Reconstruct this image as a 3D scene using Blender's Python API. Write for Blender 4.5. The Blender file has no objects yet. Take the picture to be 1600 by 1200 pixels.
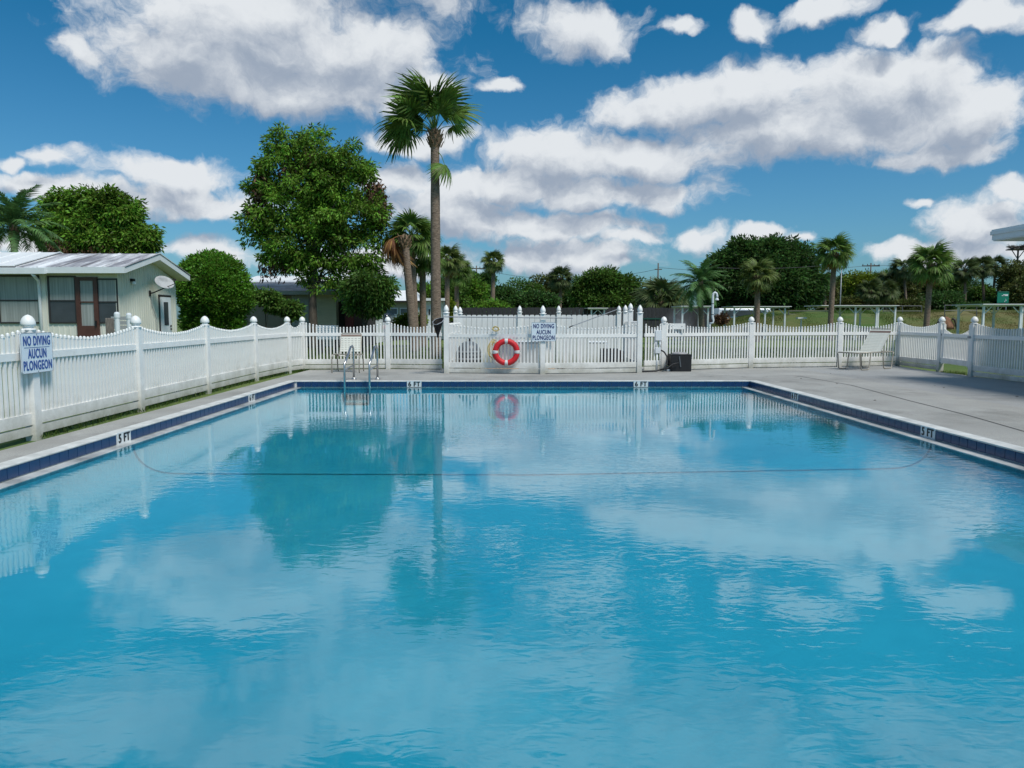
import bpy, math, random
import numpy as np
from mathutils import Vector, Matrix, Quaternion
R = math.radians
PI = math.pi
scene = bpy.context.scene
C = scene.collection

# ------------------------------------------------------------------ camera
H = 1.38
F = 1150.0
PITCH = R(5.12)
YAW = R(-0.35)
cd = bpy.data.cameras.new('camera'); cam = bpy.data.objects.new('camera', cd); C.objects.link(cam)
cam.location = (0, 0, H); cam.rotation_euler = (PI/2 - PITCH, 0, YAW)
cd.sensor_width = 36; cd.sensor_fit = 'HORIZONTAL'; cd.lens = 36*F/1600
cd.clip_start = 0.05; cd.clip_end = 3000
scene.camera = cam
RM = cam.rotation_euler.to_matrix()
def ray(px, py): return RM @ Vector(((px-800)/F, (600-py)/F, -1.0))
def at(px, py, Y):
    d = ray(px, py); t = Y/d.y
    return Vector((d.x*t, Y, H+d.z*t))
def gr(px, py, z=0.0):
    d = ray(px, py); t = (z-H)/d.z
    return Vector((d.x*t, d.y*t, z))
def azel(px, py):
    d = ray(px, py).normalized()
    return math.atan2(d.x, d.y), math.asin(d.z)

# ------------------------------------------------------------------ world, sun
SUN_EL, SUN_AZ = R(57), R(138)      # azimuth measured from +Y towards +X
w = bpy.data.worlds.new('World'); scene.world = w; w.use_nodes = True
nt = w.node_tree; nt.nodes.clear()
L = nt.links.new
def N(t, tree=None, **kw):
    n = (tree or nt).nodes.new(t)
    for k, v in kw.items(): setattr(n, k, v)
    return n
sky = N('ShaderNodeTexSky', sky_type='NISHITA', sun_disc=False)
sky.sun_elevation = SUN_EL; sky.sun_rotation = SUN_AZ; sky.air_density = 1.0; sky.dust_density = 1.4; sky.ozone_density = 1.6
# cloud height field as a node group in (azimuth, elevation) space
g = bpy.data.node_groups.new('cloud_field', 'ShaderNodeTree')
g.interface.new_socket('Vector', in_out='INPUT', socket_type='NodeSocketVector')
g.interface.new_socket('Height', in_out='OUTPUT', socket_type='NodeSocketFloat')
gi = N('NodeGroupInput', g); go = N('NodeGroupOutput', g); GL = g.links.new
n1 = N('ShaderNodeTexNoise', g); n1.inputs['Scale'].default_value = 9; n1.inputs['Detail'].default_value = 3; n1.inputs['Roughness'].default_value = .55
GL(gi.outputs[0], n1.inputs['Vector'])
s1 = N('ShaderNodeVectorMath', g, operation='SUBTRACT'); s1.inputs[1].default_value = (.5, .5, .5); GL(n1.outputs['Color'], s1.inputs[0])
m1 = N('ShaderNodeVectorMath', g, operation='MULTIPLY_ADD'); m1.inputs[1].default_value = (.085, .060, 0); GL(s1.outputs[0], m1.inputs[0]); GL(gi.outputs[0], m1.inputs[2])
n3 = N('ShaderNodeTexNoise', g); n3.inputs['Scale'].default_value = 38; n3.inputs['Detail'].default_value = 4; GL(gi.outputs[0], n3.inputs['Vector'])
s3 = N('ShaderNodeVectorMath', g, operation='SUBTRACT'); s3.inputs[1].default_value = (.5, .5, .5); GL(n3.outputs['Color'], s3.inputs[0])
m0 = m1; m1 = N('ShaderNodeVectorMath', g, operation='MULTIPLY_ADD'); m1.inputs[1].default_value = (.030, .024, 0); GL(s3.outputs[0], m1.inputs[0]); GL(m0.outputs[0], m1.inputs[2])
blobs = [(430,60,250,70),(300,90,130,70),(430,30,140,60),(560,80,130,70),(640,75,52,55),(690,130,45,34),(480,140,210,40),
 (125,75,38,36),(915,45,88,40),(1165,35,45,36),(1060,40,26,20),(780,134,42,18),
 (1160,150,220,48),(1040,165,120,32),(1360,140,170,58),(1430,110,110,44),(1260,205,270,48),(1500,180,130,56),(1480,235,120,22),
 (1530,35,80,26),(1390,45,60,22),(1290,15,80,22),
 (870,240,120,44),(1000,250,150,38),(790,290,140,36),(950,305,180,26),(700,330,120,34),
 (830,358,200,24),(880,402,130,26),(650,222,90,24),(620,285,70,34),
 (270,272,110,28),(300,312,140,26),(85,240,46,22),(22,245,34,20),(90,290,130,20),(330,385,70,26),(110,385,120,24),(600,410,160,26),
 (1095,372,50,22),(1185,368,60,16),(1250,378,34,14),(980,372,60,14),
 (1530,345,100,44),(1580,305,60,26),(1425,322,30,12),(1480,400,140,20)]
def cloud_blob(a, e, ra, re, prev, weak=0):
    a_ = N('ShaderNodeVectorMath', g, operation='SUBTRACT'); a_.inputs[1].default_value = (a, e, 0); GL(m1.outputs[0], a_.inputs[0])
    b_ = N('ShaderNodeVectorMath', g, operation='MULTIPLY'); b_.inputs[1].default_value = (1/ra, 1/re, 0); GL(a_.outputs[0], b_.inputs[0])
    c_ = N('ShaderNodeVectorMath', g, operation='LENGTH'); GL(b_.outputs[0], c_.inputs[0])
    if weak:
        k_ = N('ShaderNodeMath', g, operation='ADD'); k_.inputs[1].default_value = weak; GL(c_.outputs['Value'], k_.inputs[0]); lv = k_.outputs[0]
    else: lv = c_.outputs['Value']
    if prev is None: return lv
    d_ = N('ShaderNodeMath', g, operation='SMOOTH_MIN'); d_.inputs[2].default_value = .25
    GL(prev, d_.inputs[0]); GL(lv, d_.inputs[1]); return d_.outputs[0]
prev = None
for (cx, cy, rx, ry) in blobs:
    a, e = azel(cx, cy); a2, e2 = azel(cx+rx, cy); a3, e3 = azel(cx, cy-ry)
    prev = cloud_blob(a, e, abs(a2-a)*1.12, abs(e3-e)*1.18, prev, (.24 if rx < 40 else (.14 if rx < 75 else 0)))
for (a, e, ra, re) in [(-8,26.5,14,5.5),(5,26,7,3),(-20,29,8,3),(16,30,11,5),(2,31,9,3),(-30,26,9,3),(-22,38,16,4),(34,27,10,4),(4,44,14,4),(60,20,18,6),(-62,18,16,5),(90,34,20,7),(-95,28,20,6),(130,18,20,6),(-140,30,24,7),(175,22,22,6),(45,50,20,6),(-60,55,22,6),(150,55,30,8)]:
    prev = cloud_blob(R(a), R(e), R(ra), R(re), prev)
n2 = N('ShaderNodeTexNoise', g); n2.inputs['Scale'].default_value = 17; n2.inputs['Detail'].default_value = 7; n2.inputs['Roughness'].default_value = .64
mp = N('ShaderNodeVectorMath', g, operation='MULTIPLY'); mp.inputs[1].default_value = (1, 1.25, 1); GL(m1.outputs[0], mp.inputs[0]); GL(mp.outputs[0], n2.inputs['Vector'])
o1 = N('ShaderNodeMath', g, operation='MULTIPLY_ADD'); o1.inputs[1].default_value = 1.45; o1.inputs[2].default_value = .30; GL(n2.outputs['Fac'], o1.inputs[0])
o2 = N('ShaderNodeMath', g, operation='SUBTRACT'); GL(o1.outputs[0], o2.inputs[0]); GL(prev, o2.inputs[1])
GL(o2.outputs[0], go.inputs[0])
tc = N('ShaderNodeTexCoord'); sp = N('ShaderNodeSeparateXYZ'); L(tc.outputs['Generated'], sp.inputs[0])
az = N('ShaderNodeMath', operation='ARCTAN2'); L(sp.outputs[0], az.inputs[0]); L(sp.outputs[1], az.inputs[1])
el = N('ShaderNodeMath', operation='ARCSINE'); L(sp.outputs[2], el.inputs[0])
cv = N('ShaderNodeCombineXYZ'); L(az.outputs[0], cv.inputs[0]); L(el.outputs[0], cv.inputs[1])
f0 = N('ShaderNodeGroup', node_tree=g); L(cv.outputs[0], f0.inputs[0])
off = N('ShaderNodeVectorMath', operation='ADD'); off.inputs[1].default_value = (.010, .030, 0); L(cv.outputs[0], off.inputs[0])
f1 = N('ShaderNodeGroup', node_tree=g); L(off.outputs[0], f1.inputs[0])
dens = N('ShaderNodeMapRange', interpolation_type='SMOOTHSTEP'); dens.inputs['From Min'].default_value = -.10; dens.inputs['From Max'].default_value = .46; L(f0.outputs[0], dens.inputs['Value'])
df0 = N('ShaderNodeMath', operation='SUBTRACT'); L(f0.outputs[0], df0.inputs[0]); L(f1.outputs[0], df0.inputs[1])
thick = N('ShaderNodeMapRange'); thick.inputs['From Min'].default_value = .25; thick.inputs['From Max'].default_value = 1.3; thick.inputs['To Max'].default_value = .50; L(f0.outputs[0], thick.inputs['Value'])
df = N('ShaderNodeMath', operation='SUBTRACT'); L(df0.outputs[0], df.inputs[0]); L(thick.outputs[0], df.inputs[1])
shd = N('ShaderNodeMapRange', interpolation_type='SMOOTHSTEP'); shd.inputs['From Min'].default_value = -.60; shd.inputs['From Max'].default_value = .42; L(df.outputs[0], shd.inputs['Value'])
cr = N('ShaderNodeMix', data_type='RGBA'); L(shd.outputs[0], cr.inputs['Factor'])
cr.inputs['A'].default_value = (2.3, 2.75, 3.45, 1); cr.inputs['B'].default_value = (5.3, 5.55, 5.8, 1)
tint = N('ShaderNodeMix', data_type='RGBA', blend_type='MULTIPLY'); tint.inputs['Factor'].default_value = 1
hr = N('ShaderNodeMapRange'); hr.inputs['From Min'].default_value = .03; hr.inputs['From Max'].default_value = .36; L(el.outputs[0], hr.inputs['Value'])
hm = N('ShaderNodeMix', data_type='RGBA'); L(hr.outputs[0], hm.inputs['Factor']); hm.inputs['A'].default_value = (.35, .61, .77, 1); hm.inputs['B'].default_value = (.075, .47, .64, 1); L(hm.outputs['Result'], tint.inputs['B'])
L(sky.outputs[0], tint.inputs['A'])
wm = N('ShaderNodeMix', data_type='RGBA'); L(dens.outputs[0], wm.inputs['Factor']); L(tint.outputs['Result'], wm.inputs['A']); L(cr.outputs['Result'], wm.inputs['B'])
bg = N('ShaderNodeBackground'); bg.inputs['Strength'].default_value = 0.115; L(wm.outputs['Result'], bg.inputs[0])
wo = N('ShaderNodeOutputWorld'); L(bg.outputs[0], wo.inputs[0])
w.cycles.sampling_method = 'MANUAL'; w.cycles.sample_map_resolution = 512
sl = bpy.data.lights.new('sun', 'SUN'); sl.energy = 2.8; sl.angle = R(15); sl.color = (1, .95, .87)
so = bpy.data.objects.new('sun', sl); C.objects.link(so)
sd = Vector((math.cos(SUN_EL)*math.sin(SUN_AZ), math.cos(SUN_EL)*math.cos(SUN_AZ), math.sin(SUN_EL)))
so.rotation_euler = sd.to_track_quat('Z', 'Y').to_euler(); so.location = (20, -20, 40)
scene.view_settings.view_transform = 'Standard'; scene.view_settings.look = 'None'
scene.view_settings.gamma = 1; scene.view_settings.use_curve_mapping = False; scene.view_settings.exposure = 0.32
scene.render.engine = 'CYCLES'; scene.cycles.use_denoising = True
scene.cycles.max_bounces = 8; scene.cycles.diffuse_bounces = 3; scene.cycles.glossy_bounces = 3; scene.cycles.transparent_max_bounces = 10
scene.cycles.volume_bounces = 0; scene.cycles.caustics_reflective = False; scene.cycles.caustics_refractive = False

# ------------------------------------------------------------------ materials
def mat(name, col, rough=.6, var=.0, scale=3.0, col2=None, bump=0.0, bscale=30.0, metal=0.0, spec=.5, stretch=None, island=0.0, transl=0.0, detail=5.0, ramp=(.35,.65)):
    m = bpy.data.materials.new(name); m.use_nodes = True
    t = m.node_tree; b = t.nodes['Principled BSDF']; l = t.links.new
    b.inputs['Roughness'].default_value = rough; b.inputs['Metallic'].default_value = metal; b.inputs['Specular IOR Level'].default_value = spec
    c1 = (*col, 1); b.inputs['Base Color'].default_value = c1
    out = None
    tc = None
    if var or col2 or bump:
        tc = t.nodes.new('ShaderNodeTexCoord'); src = tc.outputs['Object']
        if stretch:
            mp = t.nodes.new('ShaderNodeMapping'); mp.inputs['Scale'].default_value = stretch; l(src, mp.inputs[0]); src = mp.outputs[0]
    if var or col2:
        n = t.nodes.new('ShaderNodeTexNoise'); n.inputs['Scale'].default_value = scale; n.inputs['Detail'].default_value = detail; n.inputs['Roughness'].default_value = .62; l(src, n.inputs['Vector'])
        mr = t.nodes.new('ShaderNodeMapRange'); mr.inputs['From Min'].default_value = ramp[0]; mr.inputs['From Max'].default_value = ramp[1]; l(n.outputs['Fac'], mr.inputs['Value'])
        mx = t.nodes.new('ShaderNodeMix'); mx.data_type = 'RGBA'; l(mr.outputs[0], mx.inputs['Factor'])
        a = tuple(max(0, c*(1-var)) for c in col); bcol = col2 if col2 else tuple(min(1, c*(1+var)) for c in col)
        mx.inputs['A'].default_value = (*a, 1); mx.inputs['B'].default_value = (*bcol, 1); out = mx.outputs['Result']
    if island:
        ge = t.nodes.new('ShaderNodeNewGeometry'); mr2 = t.nodes.new('ShaderNodeMapRange'); mr2.inputs['To Min'].default_value = 1-island; mr2.inputs['To Max'].default_value = 1+island
        l(ge.outputs['Random Per Island'], mr2.inputs['Value'])
        hs = t.nodes.new('ShaderNodeHueSaturation'); l(mr2.outputs[0], hs.inputs['Value'])
        mr3 = t.nodes.new('ShaderNodeMapRange'); mr3.inputs['To Min'].default_value = .5-.03*min(1, island*2); mr3.inputs['To Max'].default_value = .5+.015*min(1, island*2)
        l(ge.outputs['Random Per Island'], mr3.inputs['Value']); l(mr3.outputs[0], hs.inputs['Hue'])
        if out is not None: l(out, hs.inputs['Color'])
        else: hs.inputs['Color'].default_value = c1
        out = hs.outputs[0]
    if out is not None: l(out, b.inputs['Base Color'])
    if bump:
        n = t.nodes.new('ShaderNodeTexNoise'); n.inputs['Scale'].default_value = bscale; n.inputs['Detail'].default_value = 4; l(src, n.inputs['Vector'])
        bp = t.nodes.new('ShaderNodeBump'); bp.inputs['Distance'].default_value = bump; bp.inputs['Strength'].default_value = 1; l(n.outputs['Fac'], bp.inputs['Height']); l(bp.outputs[0], b.inputs['Normal'])
    if transl:
        tr = t.nodes.new('ShaderNodeBsdfTranslucent'); ms = t.nodes.new('ShaderNodeMixShader'); ms.inputs[0].default_value = transl
        if out is not None: l(out, tr.inputs[0])
        else: tr.inputs[0].default_value = c1
        om = t.nodes['Material Output']; l(b.outputs[0], ms.inputs[1]); l(tr.outputs[0], ms.inputs[2]); l(ms.outputs[0], om.inputs[0])
    return m
M = {}
M['vinyl'] = mat('white_vinyl', (.84,.825,.80), .42, .06, 2.2, bump=.0006, bscale=40)
M['vinyl_old'] = mat('dusty_vinyl', (.74,.73,.72), .5, .10, 1.6, bump=.0006, bscale=40)
def grime(m):
    t = m.node_tree; l = t.links.new; b = t.nodes['Principled BSDF']; src = b.inputs['Base Color'].links[0].from_socket
    ge = t.nodes.new('ShaderNodeNewGeometry'); sx = t.nodes.new('ShaderNodeSeparateXYZ'); l(ge.outputs['Position'], sx.inputs[0])
    n = t.nodes.new('ShaderNodeTexNoise'); n.inputs['Scale'].default_value = 2.6; n.inputs['Detail'].default_value = 8; n.inputs['Roughness'].default_value = .72; l(ge.outputs['Position'], n.inputs['Vector'])
    mr = t.nodes.new('ShaderNodeMapRange'); mr.inputs['From Min'].default_value = .42; mr.inputs['From Max'].default_value = -.02; l(sx.outputs[2], mr.inputs['Value'])
    ad = t.nodes.new('ShaderNodeMath'); ad.operation = 'MULTIPLY_ADD'; ad.inputs[1].default_value = .55; l(mr.outputs[0], ad.inputs[0]); l(n.outputs['Fac'], ad.inputs[2])
    m2 = t.nodes.new('ShaderNodeMapRange'); m2.inputs['From Min'].default_value = .58; m2.inputs['From Max'].default_value = 1.15; l(ad.outputs[0], m2.inputs['Value'])
    x = t.nodes.new('ShaderNodeMix'); x.data_type = 'RGBA'; l(m2.outputs[0], x.inputs['Factor']); l(src, x.inputs['A']); x.inputs['B'].default_value = (.36,.35,.29,1); l(x.outputs['Result'], b.inputs['Base Color'])
grime(M['vinyl']); grime(M['vinyl_old'])
M['deck'] = None
M['coping'] = mat('coping_paint', (.56,.56,.54), .6, .2, 4, bump=.002, bscale=60)
M['lip'] = mat('wet_gutter_plaster', (.27,.28,.28), .35, .0, 2.6, col2=(.60,.61,.60), bump=.002, bscale=30, stretch=(1,1,1))
M['tile'] = mat('navy_tile', (.008,.038,.115), .28, .35, .7, bump=.0004, bscale=18)
M['marker'] = mat('marker_tile', (.70,.72,.72), .35, .08, 8)
M['black'] = mat('black_paint', (.012,.012,.014), .5)
M['basin'] = mat('pool_plaster', (.46,.68,.75), .7, .0, .5, col2=(.76,.88,.92), detail=4, ramp=(.3,.7))
M['basinline'] = mat('dark_line_tile', (.16,.33,.42), .5)
M['steel'] = mat('stainless_steel', (.50,.50,.50), .36, .08, 10, metal=1.0)
M['galv'] = mat('galvanised_pipe', (.30,.31,.33), .5, .12, 6, metal=.3)
M['oldpipe'] = mat('weathered_pipe', (.13,.13,.13), .7, .2, 4)
M['signface'] = mat('sign_face', (.70,.76,.82), .4, .04, 5)
M['signblue'] = mat('sign_blue_ink', (.03,.09,.32), .5)
M['signnavy'] = mat('sign_navy_ink', (.03,.04,.16), .5)
M['red'] = mat('red_ring_fabric', (.60,.012,.02), .55, .12, 6, bump=.002, bscale=30)
M['band'] = mat('grey_white_band', (.62,.62,.62), .55)
M['rope'] = mat('yellow_rope', (.62,.47,.16), .8, .25, 25, bump=.002, bscale=120)
M['strap'] = mat('cream_strap', (.70,.69,.62), .5, .08, 8)
M['strapbrown'] = mat('brown_strap', (.22,.15,.12), .5, .1, 8)
M['chairframe'] = mat('beige_frame', (.36,.33,.28), .4, .12, 12, metal=.2)
M['blackplastic'] = mat('black_plastic', (.008,.009,.011), .62, .2, 4, bump=.001, bscale=30)
M['greyplastic'] = mat('grey_lid', (.30,.29,.30), .5, .15, 6)
M['greydark'] = mat('dark_grey_tank', (.10,.11,.12), .35, .3, 3)
M['paver'] = mat('tan_paver', (.42,.27,.16), .8, .2, 8, bump=.004, bscale=40)
M['brownearth'] = mat('brown_mulch', (.07,.04,.025), .9, .5, 14, bump=.02, bscale=30)
M['conc'] = mat('grey_concrete', (.33,.33,.31), .85, .15, 5, bump=.002, bscale=60)
M['net'] = mat('black_net', (.012,.01,.012), .8)
M['siding1'] = mat('pale_green_siding', (.69,.68,.60), .6, .07, 1.6, stretch=(1,1,.3))
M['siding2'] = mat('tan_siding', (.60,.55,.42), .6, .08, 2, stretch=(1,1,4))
M['siding3'] = mat('grey_siding', (.36,.37,.37), .6, .08, 2)
M['siding2shade'] = mat('shaded_tan_siding', (.26,.21,.15), .6, .08, 2)  # tan siding with the shade under the eave put into its colour
M['beige'] = mat('beige_panel', (.46,.44,.33), .6, .06, 2)
M['white'] = mat('white_trim', (.72,.75,.78), .5, .05, 3)
M['roofwhite'] = mat('white_roof_panel', (.80,.80,.80), .35, .05, 1.5)
M['roofgrey'] = mat('stained_roof_panel', (.22,.21,.23), .5, .0, 1.5, col2=(.80,.80,.82), stretch=(1.8,.35,.35), ramp=(.40,.62))
M['roofdark'] = mat('dark_stained_roof', (.13,.12,.13), .5, .0, 1.6, col2=(.42,.41,.42), stretch=(.6,1,1), ramp=(.42,.66))
M['brown'] = mat('brown_aluminium', (.085,.035,.025), .4, .15, 4)
M['darkframe'] = mat('dark_bronze_frame', (.035,.03,.03), .4)
M['glass'] = mat('window_glass', (.14,.16,.17), .08, .25, .9, stretch=(2,1,.4))
M['glassdark'] = mat('dark_window_glass', (.055,.065,.075), .08, .2, 1.0)
M['curtain'] = mat('curtained_glass', (.30,.32,.31), .15, .2, 5, stretch=(3,1,.1))
M['reddoor'] = mat('maroon_panel', (.09,.01,.012), .5)
M['carportshade'] = mat('carport_shade', (.025,.022,.022), .9)  # near-black colour stands in for the shade inside the open carport
M['dish'] = mat('grey_dish', (.40,.40,.41), .5, .2, 5)
M['green'] = mat('green_sign_paint', (.005,.18,.12), .4, .1, 6)
M['greenbench'] = mat('green_bench_paint', (.01,.07,.05), .5)
M['woodpost'] = mat('weathered_wood', (.20,.17,.15), .85, .35, 9, stretch=(6,6,.6), bump=.004, bscale=30)
M['darkfence'] = mat('dark_board', (.030,.030,.034), .85, .35, 3, stretch=(4,4,.5))
M['pole'] = mat('utility_pole_wood', (.10,.085,.07), .85, .25, 3)
M['bark'] = mat('tree_bark', (.085,.07,.055), .9, .4, 5, stretch=(3,3,.8), bump=.02, bscale=9)
M['palmbark'] = mat('palm_trunk', (.10,.068,.048), .9, .0, 11, col2=(.33,.24,.18), stretch=(.8,.8,2.4), bump=.03, bscale=16, ramp=(.3,.72))
M['boot'] = mat('palm_boots', (.10,.055,.03), .85, .0, 9, col2=(.26,.18,.11), bump=.02, bscale=20)
def leafm(n, c, isl=.45, tr=.3): return mat(n, c, .55, .40, .9, island=isl, transl=tr, spec=.3)
M['leaf'] = leafm('leaf_green', (.15,.29,.035), .75, .45)
M['leafB'] = leafm('leaf_bush', (.10,.24,.022), .6, .4)
M['leafD'] = leafm('leaf_dark', (.055,.125,.028), .5, .42)
M['leafM'] = leafm('leaf_mid', (.09,.18,.030), .5, .42)
M['leafY'] = leafm('leaf_yellow_green', (.16,.22,.018))
M['leafO'] = leafm('leaf_olive', (.090,.110,.026))
M['dead'] = leafm('dead_leaf', (.15,.085,.05))
M['deadfrond'] = leafm('dead_frond', (.36,.19,.07))
M['palmleaf'] = leafm('palm_leaf', (.11,.20,.035), .35, .22)
M['palmleaf2'] = leafm('palm_leaf_yellowish', (.12,.17,.040), .35, .22)
M['palmleafD'] = leafm('palm_leaf_dark', (.085,.12,.038), .35, .2)
M['queen'] = leafm('queen_palm_leaf', (.085,.18,.055), .35, .22)
M['stem'] = mat('petiole', (.10,.13,.04), .6)
M['grass'] = leafm('grass_blades', (.055,.10,.015), .4, .3)
M['carwhite'] = mat('white_car_paint', (.60,.64,.70), .2, spec=.6)
M['cardark'] = mat('dark_car_paint', (.012,.02,.04), .2, spec=.6)
M['rubber'] = mat('tyre_rubber', (.012,.012,.012), .8)
M['lampred'] = mat('tail_lamp', (.45,.01,.01), .2)
M['stump'] = mat('brown_stump', (.20,.10,.055), .9, .4, 2.5, bump=.05, bscale=6)
M['wire'] = mat('wire', (.03,.03,.035), .6)

def deck_material():
    m = bpy.data.materials.new('textured_deck'); m.use_nodes = True
    t = m.node_tree; b = t.nodes['Principled BSDF']; l = t.links.new
    tc = t.nodes.new('ShaderNodeTexCoord')
    def noise(s, d, r=.6, st=None):
        n = t.nodes.new('ShaderNodeTexNoise'); n.inputs['Scale'].default_value = s; n.inputs['Detail'].default_value = d; n.inputs['Roughness'].default_value = r
        if st:
            mp = t.nodes.new('ShaderNodeMapping'); mp.inputs['Scale'].default_value = st; l(tc.outputs['Object'], mp.inputs[0]); l(mp.outputs[0], n.inputs['Vector'])
        else: l(tc.outputs['Object'], n.inputs['Vector'])
        return n.outputs['Fac']
    def mix(a, b_, f, lo, hi):
        mr = t.nodes.new('ShaderNodeMapRange'); mr.inputs['From Min'].default_value = lo; mr.inputs['From Max'].default_value = hi; l(f, mr.inputs['Value'])
        x = t.nodes.new('ShaderNodeMix'); x.data_type = 'RGBA'; l(mr.outputs[0], x.inputs['Factor'])
        for k, v in (('A', a), ('B', b_)):
            if isinstance(v, tuple): x.inputs[k].default_value = (*v, 1)
            else: l(v, x.inputs[k])
        return x.outputs['Result']
    c = mix((.29,.28,.26), (.40,.39,.365), noise(.7, 6), .35, .65)
    sx = t.nodes.new('ShaderNodeSeparateXYZ'); l(tc.outputs['Object'], sx.inputs[0])
    c = mix(c, mix((.27,.27,.27), (.36,.36,.355), noise(.5, 6), .35, .65), sx.outputs[0], 7.9, 8.0)   # later pour beyond the joint is bluer
    sp_ = t.nodes.new('ShaderNodeTexNoise'); sp_.inputs['Scale'].default_value = 60; sp_.inputs['Detail'].default_value = 2; l(tc.outputs['Object'], sp_.inputs['Vector'])
    c = mix((.26,.26,.255), c, sp_.outputs['Fac'], .34, .52)
    c = mix(c, (.185,.18,.165), noise(.45, 9, .74), .51, .72)
    c = mix(c, (.44,.44,.42), noise(1.3, 7, .75, (1,.6,1)), .60, .76)
    l(c, b.inputs['Base Color']); b.inputs['Roughness'].default_value = .78
    bp = t.nodes.new('ShaderNodeBump'); bp.inputs['Distance'].default_value = .008; l(sp_.outputs['Fac'], bp.inputs['Height']); l(bp.outputs[0], b.inputs['Normal'])
    return m
M['deck'] = deck_material()
def lawn_material():
    m = bpy.data.materials.new('lawn'); m.use_nodes = True
    t = m.node_tree; b = t.nodes['Principled BSDF']; l = t.links.new
    tc = t.nodes.new('ShaderNodeTexCoord')
    n = t.nodes.new('ShaderNodeTexNoise'); n.inputs['Scale'].default_value = .16; n.inputs['Detail'].default_value = 7; n.inputs['Roughness'].default_value = .7; l(tc.outputs['Object'], n.inputs['Vector'])
    n2 = t.nodes.new('ShaderNodeTexNoise'); n2.inputs['Scale'].default_value = 14; n2.inputs['Detail'].default_value = 5; l(tc.outputs['Object'], n2.inputs['Vector'])
    r = t.nodes.new('ShaderNodeValToRGB'); l(n.outputs['Fac'], r.inputs[0])
    r.color_ramp.elements[0].position = .36; r.color_ramp.elements[0].color = (.085,.150,.030,1)
    r.color_ramp.elements[1].position = .66; r.color_ramp.elements[1].color = (.18,.225,.060,1)
    x = t.nodes.new('ShaderNodeMix'); x.data_type = 'RGBA'; x.blend_type = 'MULTIPLY'; x.inputs['Factor'].default_value = .45
    l(r.outputs[0], x.inputs['A']); l(n2.outputs['Color'], x.inputs['B'])
    g_ = t.nodes.new('ShaderNodeBrightContrast'); g_.inputs['Bright'].default_value = .015; l(x.outputs['Result'], g_.inputs[0])
    l(g_.outputs[0], b.inputs['Base Color']); b.inputs['Roughness'].default_value = .9; b.inputs['Specular IOR Level'].default_value = .1
    bp = t.nodes.new('ShaderNodeBump'); bp.inputs['Distance'].default_value = .03; l(n2.outputs['Fac'], bp.inputs['Height']); l(bp.outputs[0], b.inputs['Normal'])
    return m
M['lawn'] = lawn_material()
def water_material():
    m = bpy.data.materials.new('pool_water'); m.use_nodes = True
    t = m.node_tree; t.nodes.clear(); l = t.links.new
    out = t.nodes.new('ShaderNodeOutputMaterial')
    tr = t.nodes.new('ShaderNodeBsdfTransparent'); tr.inputs[0].default_value = (.22,.82,.975,1)
    gl = t.nodes.new('ShaderNodeBsdfGlossy'); gl.inputs['Roughness'].default_value = .03; gl.inputs[0].default_value = (1,1,1,1)
    fr = t.nodes.new('ShaderNodeFresnel'); fr.inputs['IOR'].default_value = 1.72
    mx = t.nodes.new('ShaderNodeMixShader'); l(fr.outputs[0], mx.inputs[0]); l(tr.outputs[0], mx.inputs[1]); l(gl.outputs[0], mx.inputs[2]); l(mx.outputs[0], out.inputs[0])
    tc = t.nodes.new('ShaderNodeTexCoord')
    def noise(s, d, st=(1,1,1), dist=0.0):
        mp = t.nodes.new('ShaderNodeMapping'); mp.inputs['Scale'].default_value = st; l(tc.outputs['Object'], mp.inputs[0])
        n = t.nodes.new('ShaderNodeTexNoise'); n.inputs['Scale'].default_value = s; n.inputs['Detail'].default_value = d; n.inputs['Distortion'].default_value = dist; l(mp.outputs[0], n.inputs['Vector']); return n.outputs['Fac']
    def math(op, a, b_, c=None):
        n = t.nodes.new('ShaderNodeMath'); n.operation = op
        for i, v in enumerate((a, b_, c)):
            if v is None: continue
            if isinstance(v, (int, float)): n.inputs[i].default_value = v
            else: l(v, n.inputs[i])
        return n.outputs[0]
    gust = t.nodes.new('ShaderNodeMapRange'); gust.inputs['From Min'].default_value = .42; gust.inputs['From Max'].default_value = .62; gust.inputs['To Min'].default_value = .10; l(noise(.38, 2, (.7,1,1)), gust.inputs['Value'])
    small = math('MULTIPLY', noise(10, 2, (.7,1.3,1), .5), gust.outputs[0])
    h = math('MULTIPLY_ADD', small, .0026, math('MULTIPLY', noise(1.7, 2, (.8,1.2,1)), .0014))
    bp = t.nodes.new('ShaderNodeBump'); bp.inputs['Strength'].default_value = 1.0; bp.inputs['Distance'].default_value = 1.0; l(h, bp.inputs['Height'])
    l(bp.outputs[0], gl.inputs['Normal']); l(bp.outputs[0], fr.inputs['Normal'])
    return m
M['water'] = water_material()
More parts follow.
